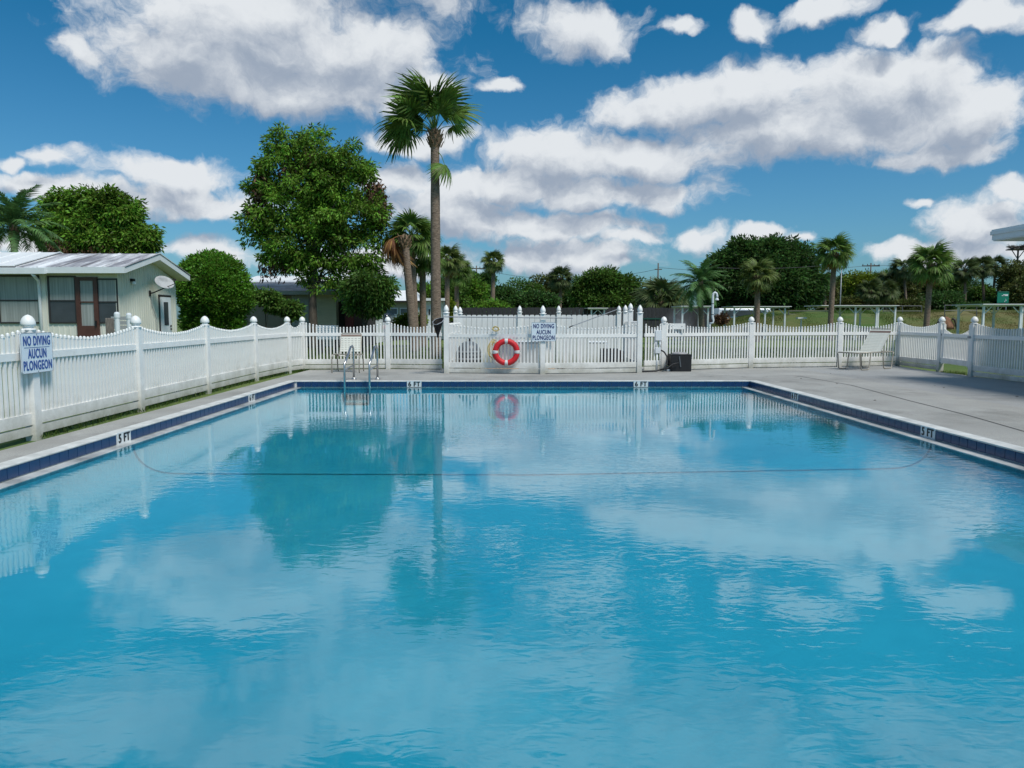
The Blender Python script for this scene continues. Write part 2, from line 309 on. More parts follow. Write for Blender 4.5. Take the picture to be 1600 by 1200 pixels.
def vol_material():
    m = bpy.data.materials.new('water_mist'); m.use_nodes = True
    t = m.node_tree; t.nodes.clear(); out = t.nodes.new('ShaderNodeOutputMaterial')
    v = t.nodes.new('ShaderNodeVolumePrincipled'); v.inputs['Color'].default_value = (.95,.97,1,1)
    tc = t.nodes.new('ShaderNodeTexCoord'); n = t.nodes.new('ShaderNodeTexNoise'); n.inputs['Scale'].default_value = 3.0; n.inputs['Detail'].default_value = 4
    t.links.new(tc.outputs['Object'], n.inputs['Vector'])
    mr = t.nodes.new('ShaderNodeMapRange'); mr.inputs['From Min'].default_value = .42; mr.inputs['From Max'].default_value = .7; mr.inputs['To Max'].default_value = 2.2; mr.inputs['To Min'].default_value = .25
    t.links.new(n.outputs['Fac'], mr.inputs['Value']); gm = t.nodes.new('ShaderNodeMapping'); gm.vector_type = 'POINT'; gm.inputs['Location'].default_value = (-1,-1,-.9); gm.inputs['Scale'].default_value = (2,2,1.9); t.links.new(tc.outputs['Generated'], gm.inputs[0])
    gt = t.nodes.new('ShaderNodeTexGradient'); gt.gradient_type = 'QUADRATIC_SPHERE'; t.links.new(gm.outputs[0], gt.inputs[0])
    mm = t.nodes.new('ShaderNodeMath'); mm.operation = 'MULTIPLY'; t.links.new(mr.outputs[0], mm.inputs[0]); t.links.new(gt.outputs['Fac'], mm.inputs[1]); t.links.new(mm.outputs[0], v.inputs['Density']); t.links.new(v.outputs[0], out.inputs['Volume'])
    return m

# ------------------------------------------------------------------ helpers
class MB:
    def __init__(s): s.v = []; s.f = []
    def box(s, a, b, taper=0):
        x0, y0, z0 = [min(a[i], b[i]) for i in range(3)]; x1, y1, z1 = [max(a[i], b[i]) for i in range(3)]
        n = len(s.v)
        s.v += [(x0,y0,z0),(x1,y0,z0),(x1,y1,z0),(x0,y1,z0),(x0+taper,y0+taper,z1),(x1-taper,y0+taper,z1),(x1-taper,y1-taper,z1),(x0+taper,y1-taper,z1)]
        s.f += [tuple(n+i for i in q) for q in ((0,3,2,1),(4,5,6,7),(0,1,5,4),(1,2,6,5),(2,3,7,6),(3,0,4,7))]; return s
    def obox(s, p, q, wid, z0, z1):
        """box standing along the ground line p->q"""
        p = Vector(p[:2]); q = Vector(q[:2]); d = (q-p).normalized(); nrm = Vector((-d.y, d.x))*wid/2; n = len(s.v)
        c = [p+nrm, p-nrm, q-nrm, q+nrm]
        s.v += [(k.x,k.y,z0) for k in c]+[(k.x,k.y,z1) for k in c]
        s.f += [tuple(n+i for i in t) for t in ((0,3,2,1),(4,5,6,7),(0,1,5,4),(1,2,6,5),(2,3,7,6),(3,0,4,7))]; return s
    def poly(s, pts):
        n = len(s.v); s.v += [tuple(p) for p in pts]; s.f.append(tuple(range(n, n+len(pts)))); return s
    def prism(s, pts, d):
        """polygon extruded by vector d"""
        n = len(s.v); k = len(pts); d = Vector(d)
        s.v += [tuple(p) for p in pts]+[tuple(Vector(p)+d) for p in pts]
        s.f.append(tuple(reversed(range(n, n+k)))); s.f.append(tuple(range(n+k, n+2*k)))
        for i in range(k): j = (i+1) % k; s.f.append((n+i, n+j, n+k+j, n+k+i))
        return s
    def tube(s, pts, r, seg=8, cap=True):
        pts = [Vector(p) for p in pts]; rs = r if isinstance(r, (list, tuple)) else [r]*len(pts)
        up = Vector((0,0,1)); n0 = len(s.v); prevx = None
        for i, p in enumerate(pts):
            d = (pts[min(i+1, len(pts)-1)]-pts[max(i-1, 0)]).normalized()
            if prevx is None:
                x = d.cross(up) if abs(d.dot(up)) < .95 else d.cross(Vector((1,0,0)))
            else: x = prevx - d*prevx.dot(d)
            x.normalize(); prevx = x; y = d.cross(x)
            for k in range(seg):
                a = 2*PI*k/seg; s.v.append(tuple(p+x*math.cos(a)*rs[i]+y*math.sin(a)*rs[i]))
        for i in range(len(pts)-1):
            for k in range(seg):
                a = n0+i*seg+k; b = n0+i*seg+(k+1) % seg; s.f.append((a, b, b+seg, a+seg))
        if cap: s.f.append(tuple(reversed(range(n0, n0+seg)))); s.f.append(tuple(range(len(s.v)-seg, len(s.v))))
        return s
    def lathe(s, prof, c=(0,0,0), seg=12):
        n0 = len(s.v)
        for (r, z) in prof:
            for k in range(seg): a = 2*PI*k/seg; s.v.append((c[0]+r*math.cos(a), c[1]+r*math.sin(a), c[2]+z))
        for i in range(len(prof)-1):
            for k in range(seg):
                a = n0+i*seg+k; b = n0+i*seg+(k+1) % seg; s.f.append((a, b, b+seg, a+seg))
        s.f.append(tuple(reversed(range(n0, n0+seg)))); s.f.append(tuple(range(len(s.v)-seg, len(s.v))))
        return s
    def mesh(s, name, m=None, smooth=False):
        me = bpy.data.meshes.new(name); me.from_pydata(s.v, [], s.f); me.update()
        if m: me.materials.append(M[m] if isinstance(m, str) else m)
        if smooth: me.shade_smooth()
        return me
    def build(s, name, m, parent=None, loc=(0,0,0), smooth=False, bevel=0):
        o = place(name, s.mesh(name, m, smooth), parent, loc)
        if bevel:
            b = o.modifiers.new('edge', 'BEVEL'); b.width = bevel; b.segments = 2; b.limit_method = 'ANGLE'
        return o
def place(name, me, parent=None, loc=(0,0,0), rot=None):
    o = bpy.data.objects.new(name, me); C.objects.link(o); o.location = loc
    if rot is not None: o.rotation_mode = 'QUATERNION'; o.rotation_quaternion = rot
    if parent: o.parent = parent
    return o
def thing(name, label, cat, loc=(0,0,0), rz=0, group=None):
    o = bpy.data.objects.new(name, None); C.objects.link(o); o.empty_display_size = .3
    o.location = loc; o.rotation_euler = (0,0,rz); o['label'] = label; o['category'] = cat
    if group: o['group'] = group
    return o
def tag(o, label, cat, group=None):
    o['label'] = label; o['category'] = cat
    if group: o['group'] = group
    return o
def kind(o, k): o['kind'] = k; return o
def text_mesh(body, size, m, sx=1.0, bold=.0, ext=.001, spc=1.0, fat=0):
    cu = bpy.data.curves.new('lettering', 'FONT'); cu.body = body; cu.size = size; cu.align_x = 'CENTER'; cu.align_y = 'CENTER'; cu.offset = bold; cu.extrude = ext; cu.space_character = spc
    o = bpy.data.objects.new('tmp', cu); C.objects.link(o); bpy.context.view_layer.update()
    me = bpy.data.meshes.new_from_object(o); bpy.data.objects.remove(o)
    if fat:
        V = [v.co.copy() for v in me.vertices]; Fc = [tuple(p.vertices) for p in me.polygons]; nv = len(V); b = MB()
        for k, (dx, dy, dz) in enumerate(((0,0,0),(fat,0,.0002),(-fat,0,-.0002),(0,fat*.6,.0004),(0,-fat*.6,-.0004))):
            b.v += [(v.x+dx, v.y+dy, v.z+dz) for v in V]; b.f += [tuple(i+k*nv for i in f) for f in Fc]
        me = b.mesh('lettering')
    me.transform(Matrix.Diagonal((sx, 1, 1, 1))); me.materials.clear(); me.materials.append(M[m]); return me

# ------------------------------------------------------------------ ground, pool, deck
PL, PR, PN, PF = -4.66, 5.32, -1.2, 16.05      # inner faces of the tile walls
WZ = -0.135
def ring(name, m, ox0, oy0, ox1, oy1, ix0, iy0, ix1, iy1, z, th=0.0, parent=None, n=1):
    b = MB(); zz = z
    for (x0,y0,x1,y1) in ((ox0,oy0,ix0,oy1),(ix1,oy0,ox1,oy1),(ix0,oy0,ix1,iy0),(ix0,iy1,ix1,oy1)):
        if th: b.box((x0,y0,z-th),(x1,y1,z))
        else: b.poly([(x0,y0,z),(x1,y0,z),(x1,y1,z),(x0,y1,z)])
    return b.build(name, m, parent)
kind(ring('lawn', 'lawn', -900,-300,900,1500, PL-.4,PN-.4,PR+.4,PF+.4, -0.05), 'structure')
deck = kind(ring('pool_deck', 'deck', -5.30,-6,11.10,19.35, PL-.17,PN-.17,PR+.19,PF+.17, 0, .12), 'structure')
b = MB(); b.poly([(-5.30,19.35,-.001),(11.10,19.35,-.001),(11.45,21.9,-.001),(-5.30,19.75,-.001)]); kind(b.build('pool_deck_edge', 'deck'), 'structure')
pool = kind(thing('swimming_pool', 'large rectangular swimming pool edged with navy tiles', 'pool', (0,0,0)), 'structure')
del pool['category']; del pool['label']
def coping(parent):
    b = MB()
    for (x0,y0,x1,y1) in ((PL-.17,PN-.17,PL+.012,PF+.17),(PR-.012,PN-.17,PR+.19,PF+.17),(PL+.012,PN-.17,PR-.012,PN+.01),(PL+.012,PF-.012,PR-.012,PF+.17)):
        b.box((x0,y0,-.011),(x1,y1,.010))
    o = b.build('coping', 'coping', parent, bevel=.008); return o
coping(pool)
# walls behind tiles + basin shell with coved floor
b = MB()
LIPL, LIPR = PL+.15, PR-.18
def wall_curve(d):
    u = min(1, d/.62); return -.17-.33*(1-(1-u)**3)**.55
prof = [(LIPL+d, wall_curve(d)) for d in (0,.01,.03,.06,.10,.16,.24,.34,.46,.62)]+[((LIPL+LIPR)/2,-.52)]+[(LIPR-d, wall_curve(d)*.90) for d in (.62,.46,.34,.24,.16,.10,.06,.03,.01)]+[(LIPR,-.17)]
ys = [PN+.06, PN+.2, 4, 8.8, 13, PF-.5, PF-.16, PF-.10]
n0 = len(b.v)
for yi, y in enumerate(ys):
    k = {0:0, 7:0}.get(yi, 1); deep = 1.0 + (.25 if y < 8 else .0)
    for (x, z) in prof:
        zz = -.17+(z+.17)*deep if k else -.17
        b.v.append((x, y, zz))
m_ = len(prof)
for i in range(len(ys)-1):
    for j in range(m_-1):
        a = n0+i*m_+j; b.f.append((a, a+1, a+1+m_, a+m_))
b.build('basin', 'basin', pool, smooth=True)
b = MB()      # wall backing (grout) and gutter lip
b.box((PL-.16,PN-.16,-.30),(PL-.008,PF+.16,-.0125)); b.box((PR+.008,PN-.16,-.30),(PR+.18,PF+.16,-.0125)); b.box((PL-.008,PF+.008,-.30),(PR+.008,PF+.16,-.0125)); b.box((PL-.008,PN-.16,-.30),(PR+.008,PN-.008,-.0125))
b.build('tile_bed', 'marker', pool)
b = MB()
b.box((PL-.007,PN,-.18),(LIPL,PF,WZ+.007)); b.box((LIPR,PN,-.18),(PR+.007,PF,WZ+.007))
b.box((LIPL,PF-.105,-.18),(LIPR,PF+.007,WZ-.006)); b.box((LIPL,PN-.007,-.18),(LIPR,PN+.07,WZ-.006))
b.build('gutter_lip', 'lip', pool, bevel=.004)
# dark line across the floor
b = MB(); y = 8.8; pts = [(x, y, -.17+(z+.17)*1.0+.006) for (x, z) in prof]
for (p, q) in zip(pts[:-1], pts[1:]):
    b.poly([(p[0],y-.022,p[2]),(q[0],y-.022,q[2]),(q[0],y+.022,q[2]),(p[0],y+.022,p[2])])
b.build('floor_line', 'basinline', pool)
# tiles one by one
TW, TH, TZ = .160, .105, -.012
tm = MB().box((-TW/2+.004, -.008, TZ-TH), (TW/2-.004, 0.0, TZ)).mesh('tile', 'tile')
mk = MB().box((-.158, -.016, -.128), (.158, 0.002, .0125)).mesh('depth_marker', 'marker')
markers = {'L': [gr(217,692,-.12).y, gr(409,627,-.12).y], 'R': [gr(1427,684,-.12).y, gr(1229,625,-.12).y], 'F': [at(644,600,PF).x, at(998,600,PF).x]}
qL = Quaternion((0,0,1), -PI/2); qR = Quaternion((0,0,1), PI/2); qF = Quaternion((0,0,1), PI)
for side, fixed, q in (('L', PL, Quaternion((0,0,1), PI/2)), ('R', PR, Quaternion((0,0,1), -PI/2)), ('F', PF, Quaternion((0,0,1), 0))):
    lo, hi = ((PN, PF) if side != 'F' else (PL, PR)); markers[side] = [hi-round((hi-c)/TW)*TW for c in markers[side]]; n = int((hi-lo)/TW); near = MB()
    for i in range(n+1):
        c = hi-TW/2-i*TW
        if c < lo: break
        if any(abs(c-m0) < TW*1.1 for m0 in markers[side]): continue
        p = (fixed, c, 0) if side != 'F' else (c, fixed, 0)
        if side != 'F' and c < 5.2:
            if side == 'L': near.box((fixed, c-TW/2+.004, TZ-TH), (fixed-.008, c+TW/2-.004, TZ))
            else: near.box((fixed, c-TW/2+.004, TZ-TH), (fixed+.008, c+TW/2-.004, TZ))
        else: place('tile', tm, pool, p, q)
    if near.v: near.build('near_tiles', 'tile', pool)['kind'] = 'stuff'
    for k, c in enumerate(markers[side]):
        p = (fixed, c, 0) if side != 'F' else (c, fixed, 0)
        o = place('depth_marker', mk, pool, p, q)
        txt = ('5 FT' if k == 0 else '6 FT') if side != 'F' else '6 FT'
        o['label'] = 'white tile lettered ' + txt
        t_ = place('lettering', text_mesh(txt, .145, 'black', .88, .0, .003, fat=.006, spc=1.12), o, (0, -.0175, -.062)); t_.rotation_euler = (PI/2, 0, 0)
b = MB(); b.poly([(LIPL-.0,PN+.07,WZ),(LIPR+.0,PN+.07,WZ),(LIPR,PF,WZ),(LIPL,PF,WZ)])
kind(b.build('pool_water', 'water'), 'structure')
# expansion joints and cracks in the deck
def strip(name, pts, wdt, z, m):
    b = MB()
    for p, q in zip(pts[:-1], pts[1:]):
        p = Vector(p); q = Vector(q); d = (q-p).normalized(); nn = Vector((-d.y, d.x))*wdt/2
        b.poly([(p.x-nn.x,p.y-nn.y,z),(q.x-nn.x,q.y-nn.y,z),(q.x+nn.x,q.y+nn.y,z),(p.x+nn.x,p.y+nn.y,z)])
    o = b.build(name, m); kind(o, 'structure'); return o
J = [gr(1250,588), gr(1330,602), gr(1420,626), gr(1512,649), gr(1620,680)]
M['joint'] = mat('deck_joint', (.06,.06,.06), .9)
strip('expansion_joint', [p.xy for p in J], .022, .004, 'joint')
random.seed(4)
cpts = []
for i in range(26):
    t = i/25; x = 1040+t*210; y = 589+random.uniform(-1.2,1.2)-(3 if t < .5 else 0)*t
    cpts.append(gr(x, y).xy)
strip('deck_crack', cpts, .012, .004, 'joint')
strip('deck_crack', [gr(x, 617+ (x-1300)*.004+random.uniform(-.6,.6)).xy for x in range(1430,1640,12)], .008, .004, 'joint')
strip('deck_crack', [gr(x, 597.5+random.uniform(-.5,.5)).xy for x in range(1330,1640,14)], .008, .004, 'joint')

# ------------------------------------------------------------------ fence parts
def acorn(r, h, pointed=False, seg=14):
    if pointed: pr = [(r*1.12,0),(r*1.12,.018),(r*.72,.022),(r*.62,.04),(r*.80,.05),(r*.86,.075),(r*.80,.105),(r*.60,.145),(r*.34,.175),(r*.10,.195),(.001,.198)]
    else: pr = [(r*1.15,0),(r*1.15,.022),(r*.80,.026),(r*.76,.045),(r*1.12,.055),(r*1.18,.075),(r*1.12,.105),(r*.93,.135),(r*.66,.158),(r*.36,.172),(.001,.180)]
    k = h/pr[-1][1]
    return [(a, z*k) for a, z in pr]
CAP = MB().lathe(acorn(.068,.185), seg=16).mesh('cap', 'vinyl', True)
CAPG = MB().lathe(acorn(.078,.21,True), seg=16).mesh('cap', 'vinyl', True)
POST = MB().box((-.062,-.062,-.05),(.062,.062,1.235)).mesh('post', 'vinyl')
POSTT = MB().box((-.062,-.062,-.05),(.062,.062,1.50)).mesh('post', 'vinyl')
pk = MB().box((-.019,-.014,0),(.019,.014,.972)).lathe([(.024,.972),(.025,.980),(.017,.983),(.021,.990),(.017,1.003),(.003,1.013)], seg=6)
PICKET = pk.mesh('picket', 'vinyl')
def add_post(parent, base, p, rz, tall=False, hgt=1.0):
    o = place('post', POSTT if tall else POST, parent, Vector((p[0],p[1],0))-Vector(base), Quaternion((0,0,1), rz))
    o.scale = (1,1,hgt)
    c = place('cap', CAPG if tall else CAP, o, (0,0,1.50 if tall else 1.235)); c.scale = (1,1,1/hgt)
    return o
def add_panel(parent, base, p, q, low=0.14, lower=True, scal=.13, topz=1.27, rz_off=0, sp=.089, z0=0):
    p = Vector((p[0],p[1])); q = Vector((q[0],q[1])); d = (q-p); Ln = d.length; d.normalize(); rz = math.atan2(d.y, d.x)
    a = p+d*.060; c = q-d*.060; bs = Vector(base)
    def rail(name, za, zb, wd):
        L0 = (c-a).length; m = MB().box((-L0/2,-wd/2,za),(L0/2,wd/2,zb)).mesh(name, 'vinyl')
        mid = (a+c)/2; place(name, m, parent, Vector((mid.x,mid.y,z0))-bs, Quaternion((0,0,1), rz))
    rail('top_rail', .900, .985, .050); rail('bottom_rail', low, low+.135, .050)
    if lower: rail('kick_board', .020, .120, .038)
    n = max(2, round((Ln-.12)/sp)); 
    for i in range(n):
        t = (i+.5)/n; s_ = a+(c-a)*t; z = topz-scal*(1-abs(2*t-1)**1.9)
        o = place('picket', PICKET, parent, Vector((s_.x,s_.y,z0+z-1.013+random.uniform(-.003,.003)))-bs, Quaternion((0,0,1), rz))
        if not lower: o.scale.z = (z-low-.03)/1.013; o.location.z = z0+low+.03-bs.z
def fence(name, label, pts, panels=None, base=None, ends=(True, True), group='white picket fences round the pool'):
    base = Vector((pts[0][0], pts[0][1], 0)) if base is None else base
    t = thing(name, label, 'fence', base, 0, group)
    for i, p in enumerate(pts):
        j = min(i, len(pts)-2); d = Vector(pts[j+1][:2])-Vector(pts[j][:2]); rz = math.atan2(d.y, d.x)
        if (i > 0 or ends[0]) and (i < len(pts)-1 or ends[1]): add_post(t, base, p, rz)
    for p, q in zip(pts[:-1], pts[1:]): add_panel(t, base, p, q)
    return t
random.seed(1)
Lp = [gr(54,681), gr(218,638.5), gr(324,611), gr(399,592), gr(450.6,580.6), gr(474,577.3)]
d0 = (Lp[1]-Lp[0])
Lp = [Lp[0]-d0*1.05] + Lp
fence('picket_fence', 'scalloped white picket fence along the narrow left deck beside the pale green house', Lp)
BL = [Lp[-1], gr(607,576.3), gr(694,577.5)]
t = thing('picket_fence', 'white picket fence behind the upright strap chair and pool ladder', 'fence', BL[0], 0, 'white picket fences round the pool')
add_post(t, BL[0], BL[1], 0); add_panel(t, BL[0], BL[0], BL[1]); add_panel(t, BL[0], BL[1], BL[2])
E0, E1, EM = gr(698,583), gr(998.5,582.5), gr(848,584.5)
BR = [gr(1003,580), gr(1036,579), gr(1172,575), gr(1310,573), gr(1403,571.5)]
t = thing('picket_fence', 'white picket fence between the pump enclosure and the lounge chair', 'fence', BR[1], 0, 'white picket fences round the pool')
for p in BR[1:]: add_post(t, BR[1], p, 0)
for p, q in zip(BR[:-1], BR[1:]): add_panel(t, BR[1], p, q)
G0, G1, RE = gr(1468,579.5), gr(1518,588), gr(1625,602)
RE2 = RE+(RE-G1)*.12
t = thing('picket_fence', 'short white picket fence from the far right corner to the gate', 'fence', G0, 0, 'white picket fences round the pool')
dd = (G0-BR[-1]); add_post(t, G0, G0, math.atan2(dd.y,dd.x)); add_panel(t, G0, BR[-1], G0)
b = MB(); b.box((-.05,-.1,0),(.05,.02,.03)); dk = b.mesh('latch', 'galv'); place('latch', dk, t, (0,-.07,.93)); place('latch', dk, t, (0,-.07,.2))
t = thing('picket_fence', 'white picket fence on the right of the gate running out of view', 'fence', G1, 0, 'white picket fences round the pool')
for p in (G1, RE): add_post(t, G1, p, math.atan2((RE-G1).y,(RE-G1).x))
add_panel(t, G1, G1, RE)
t = thing('pool_gate', 'white picket gate with a gap over green grass beneath it', 'gate', G0, 0)
add_panel(t, G0, G0, G1, low=.22, lower=False, scal=.20, topz=1.17)
for k, s_ in ((.09,1),(.91,1)):
    p = G0.lerp(G1, k); b = MB().box((-.03,-.03,.20),(.03,.03,1.22)); b.build('stile', 'vinyl', t, p-G0)
MB().box((-.05,-.04,0),(.05,.04,.05)).build('hinge', 'galv', t, G0.lerp(G1,.97)-G0+Vector((-.05,0,.90)))

# pump enclosure: tall posts, picket front, board rear
encl = thing('pump_enclosure_fence', 'tall white vinyl enclosure with picket front and solid boards behind the red ring', 'enclosure', E0, 0)
for p in (E0, E1): add_post(encl, E0, p, 0, True)
add_post(encl, E0, EM, 0, True, .985)
def epanel(p, q): add_panel(encl, E0, p, q, topz=1.25, scal=.11)
epanel(E0, EM); epanel(EM, E1)
YB = 22.4
BL0, BR0 = at(716,500,YB), at(980,500,YB)
rear = [at(712,500,YB), at(812,500,YB), at(873,500,YB), at(967,500,YB)]
for i, p in enumerate(rear): add_post(encl, E0, (p.x,YB,0), 0, True, 1.03)
add_post(encl, E0, (at(719,500,YB-.6).x,YB-.6,0), 0, True, 1.0)
add_post(encl, E0, (at(977,500,YB-1).x,YB-1,0), 0, True, 1.03); add_post(encl, E0, (at(985,500,YB-2.2).x, YB-2.2,0), 0, True, 1.05)
bw = .158
bd = MB(); n0 = 0
bd.prism([(-bw/2+.003,-.011,.02),(bw/2-.003,-.011,.02),(bw/2-.003,-.011,1.44),(bw/2-.03,-.011,1.475),(-bw/2+.03,-.011,1.475),(-bw/2+.003,-.011,1.44)], (0,.022,0))
BOARD = bd.mesh('board', 'vinyl_old')
def boards(p, q):
    p = Vector(p); q = Vector(q); d = q-p; n = round(d.length/bw); rz = math.atan2(d.y,d.x)
    for i in range(n):
        s_ = p+d*((i+.5)/n); o = place('board', BOARD, encl, s_-E0+Vector((0,0,random.uniform(-.004,.004))), Quaternion((0,0,1), rz)); 
boards((rear[0].x,YB,0),(rear[3].x,YB,0)); 
for z in (.25, .95):
    MB().box((rear[0].x-E0.x, YB-E0.y+.012, z),(rear[3].x-E0.x, YB-E0.y+.05, z+.09)).build('board_rail', 'vinyl', encl)
add_panel(encl, E0, (E0.x,E0.y), (at(719,500,YB-.6).x,YB-.6), topz=1.25, scal=.0)
add_panel(encl, E0, (E1.x,E1.y), (at(977,500,YB-1).x,YB-1), topz=1.30, scal=.0)
# things inside the enclosure
t = thing('filter_tank', 'dark grey domed filter tank behind the pickets left of the red ring', 'filter tank', at(733,560,20.6).xy.to_3d())
MB().lathe([(.30,0),(.30,.08),(.335,.1),(.335,.30),(.345,.31),(.345,.35),(.335,.36),(.335,.46),(.28,.60),(.18,.70),(.07,.74),(.001,.745)], seg=24).build('tank_body', 'greydark', t, smooth=True)
MB().lathe([(.06,.74),(.06,.80),(.03,.82),(.001,.82)], seg=10).build('valve', 'blackplastic', t)
for z in (.22,.42): MB().lathe([(.34,z),(.352,z+.01),(.352,z+.045),(.34,z+.055)], seg=24).build('band', 'galv', t)
t = thing('pump_housing', 'black pump housing behind the pickets at the right of the enclosure', 'pump', at(953,560,20.2).xy.to_3d())
MB().box((-.26,-.2,0),(.22,.2,.55), .01).build('housing', 'blackplastic', t, bevel=.02); MB().box((.22,-.15,.05),(.36,.15,.5)).build('motor', 'brown', t, bevel=.03)
MB().tube([(-.1,0,.55),(-.1,0,.72),(-.6,0,.72)], .04).build('pipe', 'white', t)
t = thing('storage_cabinet', 'pale cabinet inside the enclosure behind the red ring', 'cabinet', at(800,560,20.4).xy.to_3d())
MB().box((-.55,-.25,0),(.75,.25,.72)).build('cabinet_body', 'siding3', t, bevel=.01); MB().box((-.56,-.27,.72),(.76,.27,.75)).build('lid', 'white', t, bevel=.005)
t = thing('small_gate_panel', 'low white picket piece leaning inside the enclosure under the no diving sign', 'fence panel', at(880,560,19.3).xy.to_3d())
MB().box((-.45,-.02,.12),(.45,.02,.2)).build('rail', 'vinyl', t)
for i in range(8): MB().box((-.43+i*.12,-.015,.05),(-.39+i*.12,.015,.85)).build('picket', 'vinyl', t)
for (x0, x1, m, lab, nm) in ((757,811,'paver','long tan paver under the fence beneath the red ring','paver'),(811,846,'conc','grey concrete strip beside the middle post of the enclosure','paver'),(857,868,'paver','short tan paver right of the middle post','paver')):
    o = MB().box((0,0,0),(at(x1,583,19).x-at(x0,583,19).x-.01,.5,.07)).build(nm, m, None, (at(x0,583,19).x,18.75,.0), bevel=.006); tag(o, lab, 'paver')
for (x0, x1, lab) in ((704,752,'brown mulch patch under the left end of the enclosure'),(868,884,'brown mulch heap under the enclosure right of the middle post')):
    a = at(x0,583,19).x; c = at(x1,583,19).x; b = MB(); random.seed(x0)
    for i in range(140):
        x = random.uniform(a,c); y = random.uniform(18.7,19.6); z = random.uniform(0,.06)*(1-abs((x-a)/(c-a)-.5)); s_ = random.uniform(.02,.05)
        v = [Vector((random.uniform(-s_,s_),random.uniform(-s_,s_),random.uniform(0,s_))) for _ in range(3)]
        b.poly([Vector((x,y,z+.004))+k for k in v])
    b.poly([(a,18.7,.004),(c,18.7,.004),(c,19.6,.004),(a,19.6,.004)])
    o = b.build('mulch', 'brownearth'); kind(o, 'stuff'); o['label'] = lab

# signs
def diving_sign(parent_loc, rz, ink, line, label):
    t = thing('no_diving_sign', label, 'sign', parent_loc, rz)
    W, Hh = (.60,.465)
    pts = []
    for (cx, cz, a0) in ((W/2-.03,Hh/2-.03,0),(-W/2+.03,Hh/2-.03,90),(-W/2+.03,-Hh/2+.03,180),(W/2-.03,-Hh/2+.03,270)):
        for k in range(4): a = R(a0+k*30); pts.append((cx+.03*math.cos(a), .004, cz+.03*math.sin(a)))
    MB().prism(pts, (0,-.008,0)).build('panel', 'signface', t)
    b = MB()
    for i in range(len(pts)):
        p = Vector(pts[i]); q = Vector(pts[(i+1) % len(pts)]); b.poly([(p.x,-.0062,p.z),(q.x,-.0062,q.z),(q.x*.985,-.0062,q.z*.98),(p.x*.985,-.0062,p.z*.98)])
    b.build('border', 'galv', t)
    for (s, z, sz) in (('NO DIVING', .135, .15), ('AUCUN', -.012, .15), ('PLONGEON', -.148, .15)):
        me = text_mesh(s, sz, ink, 1, .0, spc=1.12, fat=.0055)
        wd = max(v.co.x for v in me.vertices)-min(v.co.x for v in me.vertices); target = {'NO DIVING':.51,'AUCUN':.35,'PLONGEON':.54}[s]
        me.transform(Matrix.Diagonal((target/wd,1,1,1))); o = place('lettering', me, t, (0,-.0068,z)); o.rotation_euler = (PI/2,0,0)
    if line: MB().box((-.24,-.0066,.062),(.24,-.005,.066)).build('rule', 'signblue', t)
    for z in (.215,-.215): MB().lathe([(.007,0),(.006,.004),(.001,.005)], seg=8).build('bolt', 'galv', t, (0,-.006,z)).rotation_euler = (PI/2,0,0)
    return t
p = Lp[1]; dF = (Lp[2]-Lp[1]).normalized()
sgn = at(46,551,(Lp[1]).y)
diving_sign((p.x+.085, p.y+.0, sgn.z), math.atan2(dF.y,dF.x)-PI+PI, 'signblue', True, 'blue on pale no diving sign bolted to the near post of the left fence').rotation_euler = (0,0,PI/2+math.atan2(-dF.x,dF.y))
e = at(849.5,518.5,EM.y-.085); diving_sign((e.x,e.y,e.z), 0, 'signnavy', False, 'navy lettered no diving sign on the middle post right of the red ring')

# life ring
def YFR(px): return E0.y+(EM.y-E0.y)*(px-698)/150.
lr = at(791,550,YFR(791)-.11)
t = thing('life_ring', 'red ring buoy with white bands hung on the white enclosure fence', 'life ring', lr)
def arc_tube(a0, a1, Rr, r, n=14, seg=12, squash=1.0):
    b = MB(); b.tube([(Rr*math.cos(a0+(a1-a0)*i/n), 0, Rr*math.sin(a0+(a1-a0)*i/n)) for i in range(n+1)], r, seg); return b
for k in range(4):
    arc_tube(R(90*k+7), R(90*k+83), .268, .068).build('ring_segment', 'red', t, smooth=True)
    arc_tube(R(90*k-8), R(90*k+8), .268, .071, 4).build('band', 'band', t, smooth=True)
rp = [(.345*math.cos(R(a))*(1+(.06 if a % 90 else 0)), -.02, .345*math.sin(R(a))*(1+(.0 if a % 90 == 0 else .04))) for a in range(0, 361, 10)]
MB().tube(rp, .007, 6).build('grab_line', 'band', t, smooth=True)
t = thing('rescue_rope', 'yellow rescue rope looped down beside the left of the red ring', 'rope', at(772,545,YFR(772)-.14))
random.seed(8); b = MB()
for k in range(7):
    r0 = .16+random.uniform(-.03,.04); wx = .05+random.uniform(-.02,.06); x0 = random.uniform(-.05,.05)
    b.tube([(x0+wx*math.sin(R(a)), random.uniform(-.01,.02), r0*1.3*math.cos(R(a))+random.uniform(-.01,.01)-.02) for a in range(0,361,24)], .007, 5)
b.build('rope_coil', 'rope', t)
t = thing('rope_coil', 'small knotted tan rope hung on the top rail above the red ring', 'rope', at(774.5,514,YFR(774)-.06))
b = MB()
for k in range(5):
    r0 = .07+random.uniform(-.02,.02); b.tube([(r0*1.15*math.cos(R(a)), random.uniform(-.02,.0), r0*.8*math.sin(R(a))+random.uniform(-.012,.012)) for a in range(0,361,30)], .008, 5)
b.build('coil', 'rope', t)

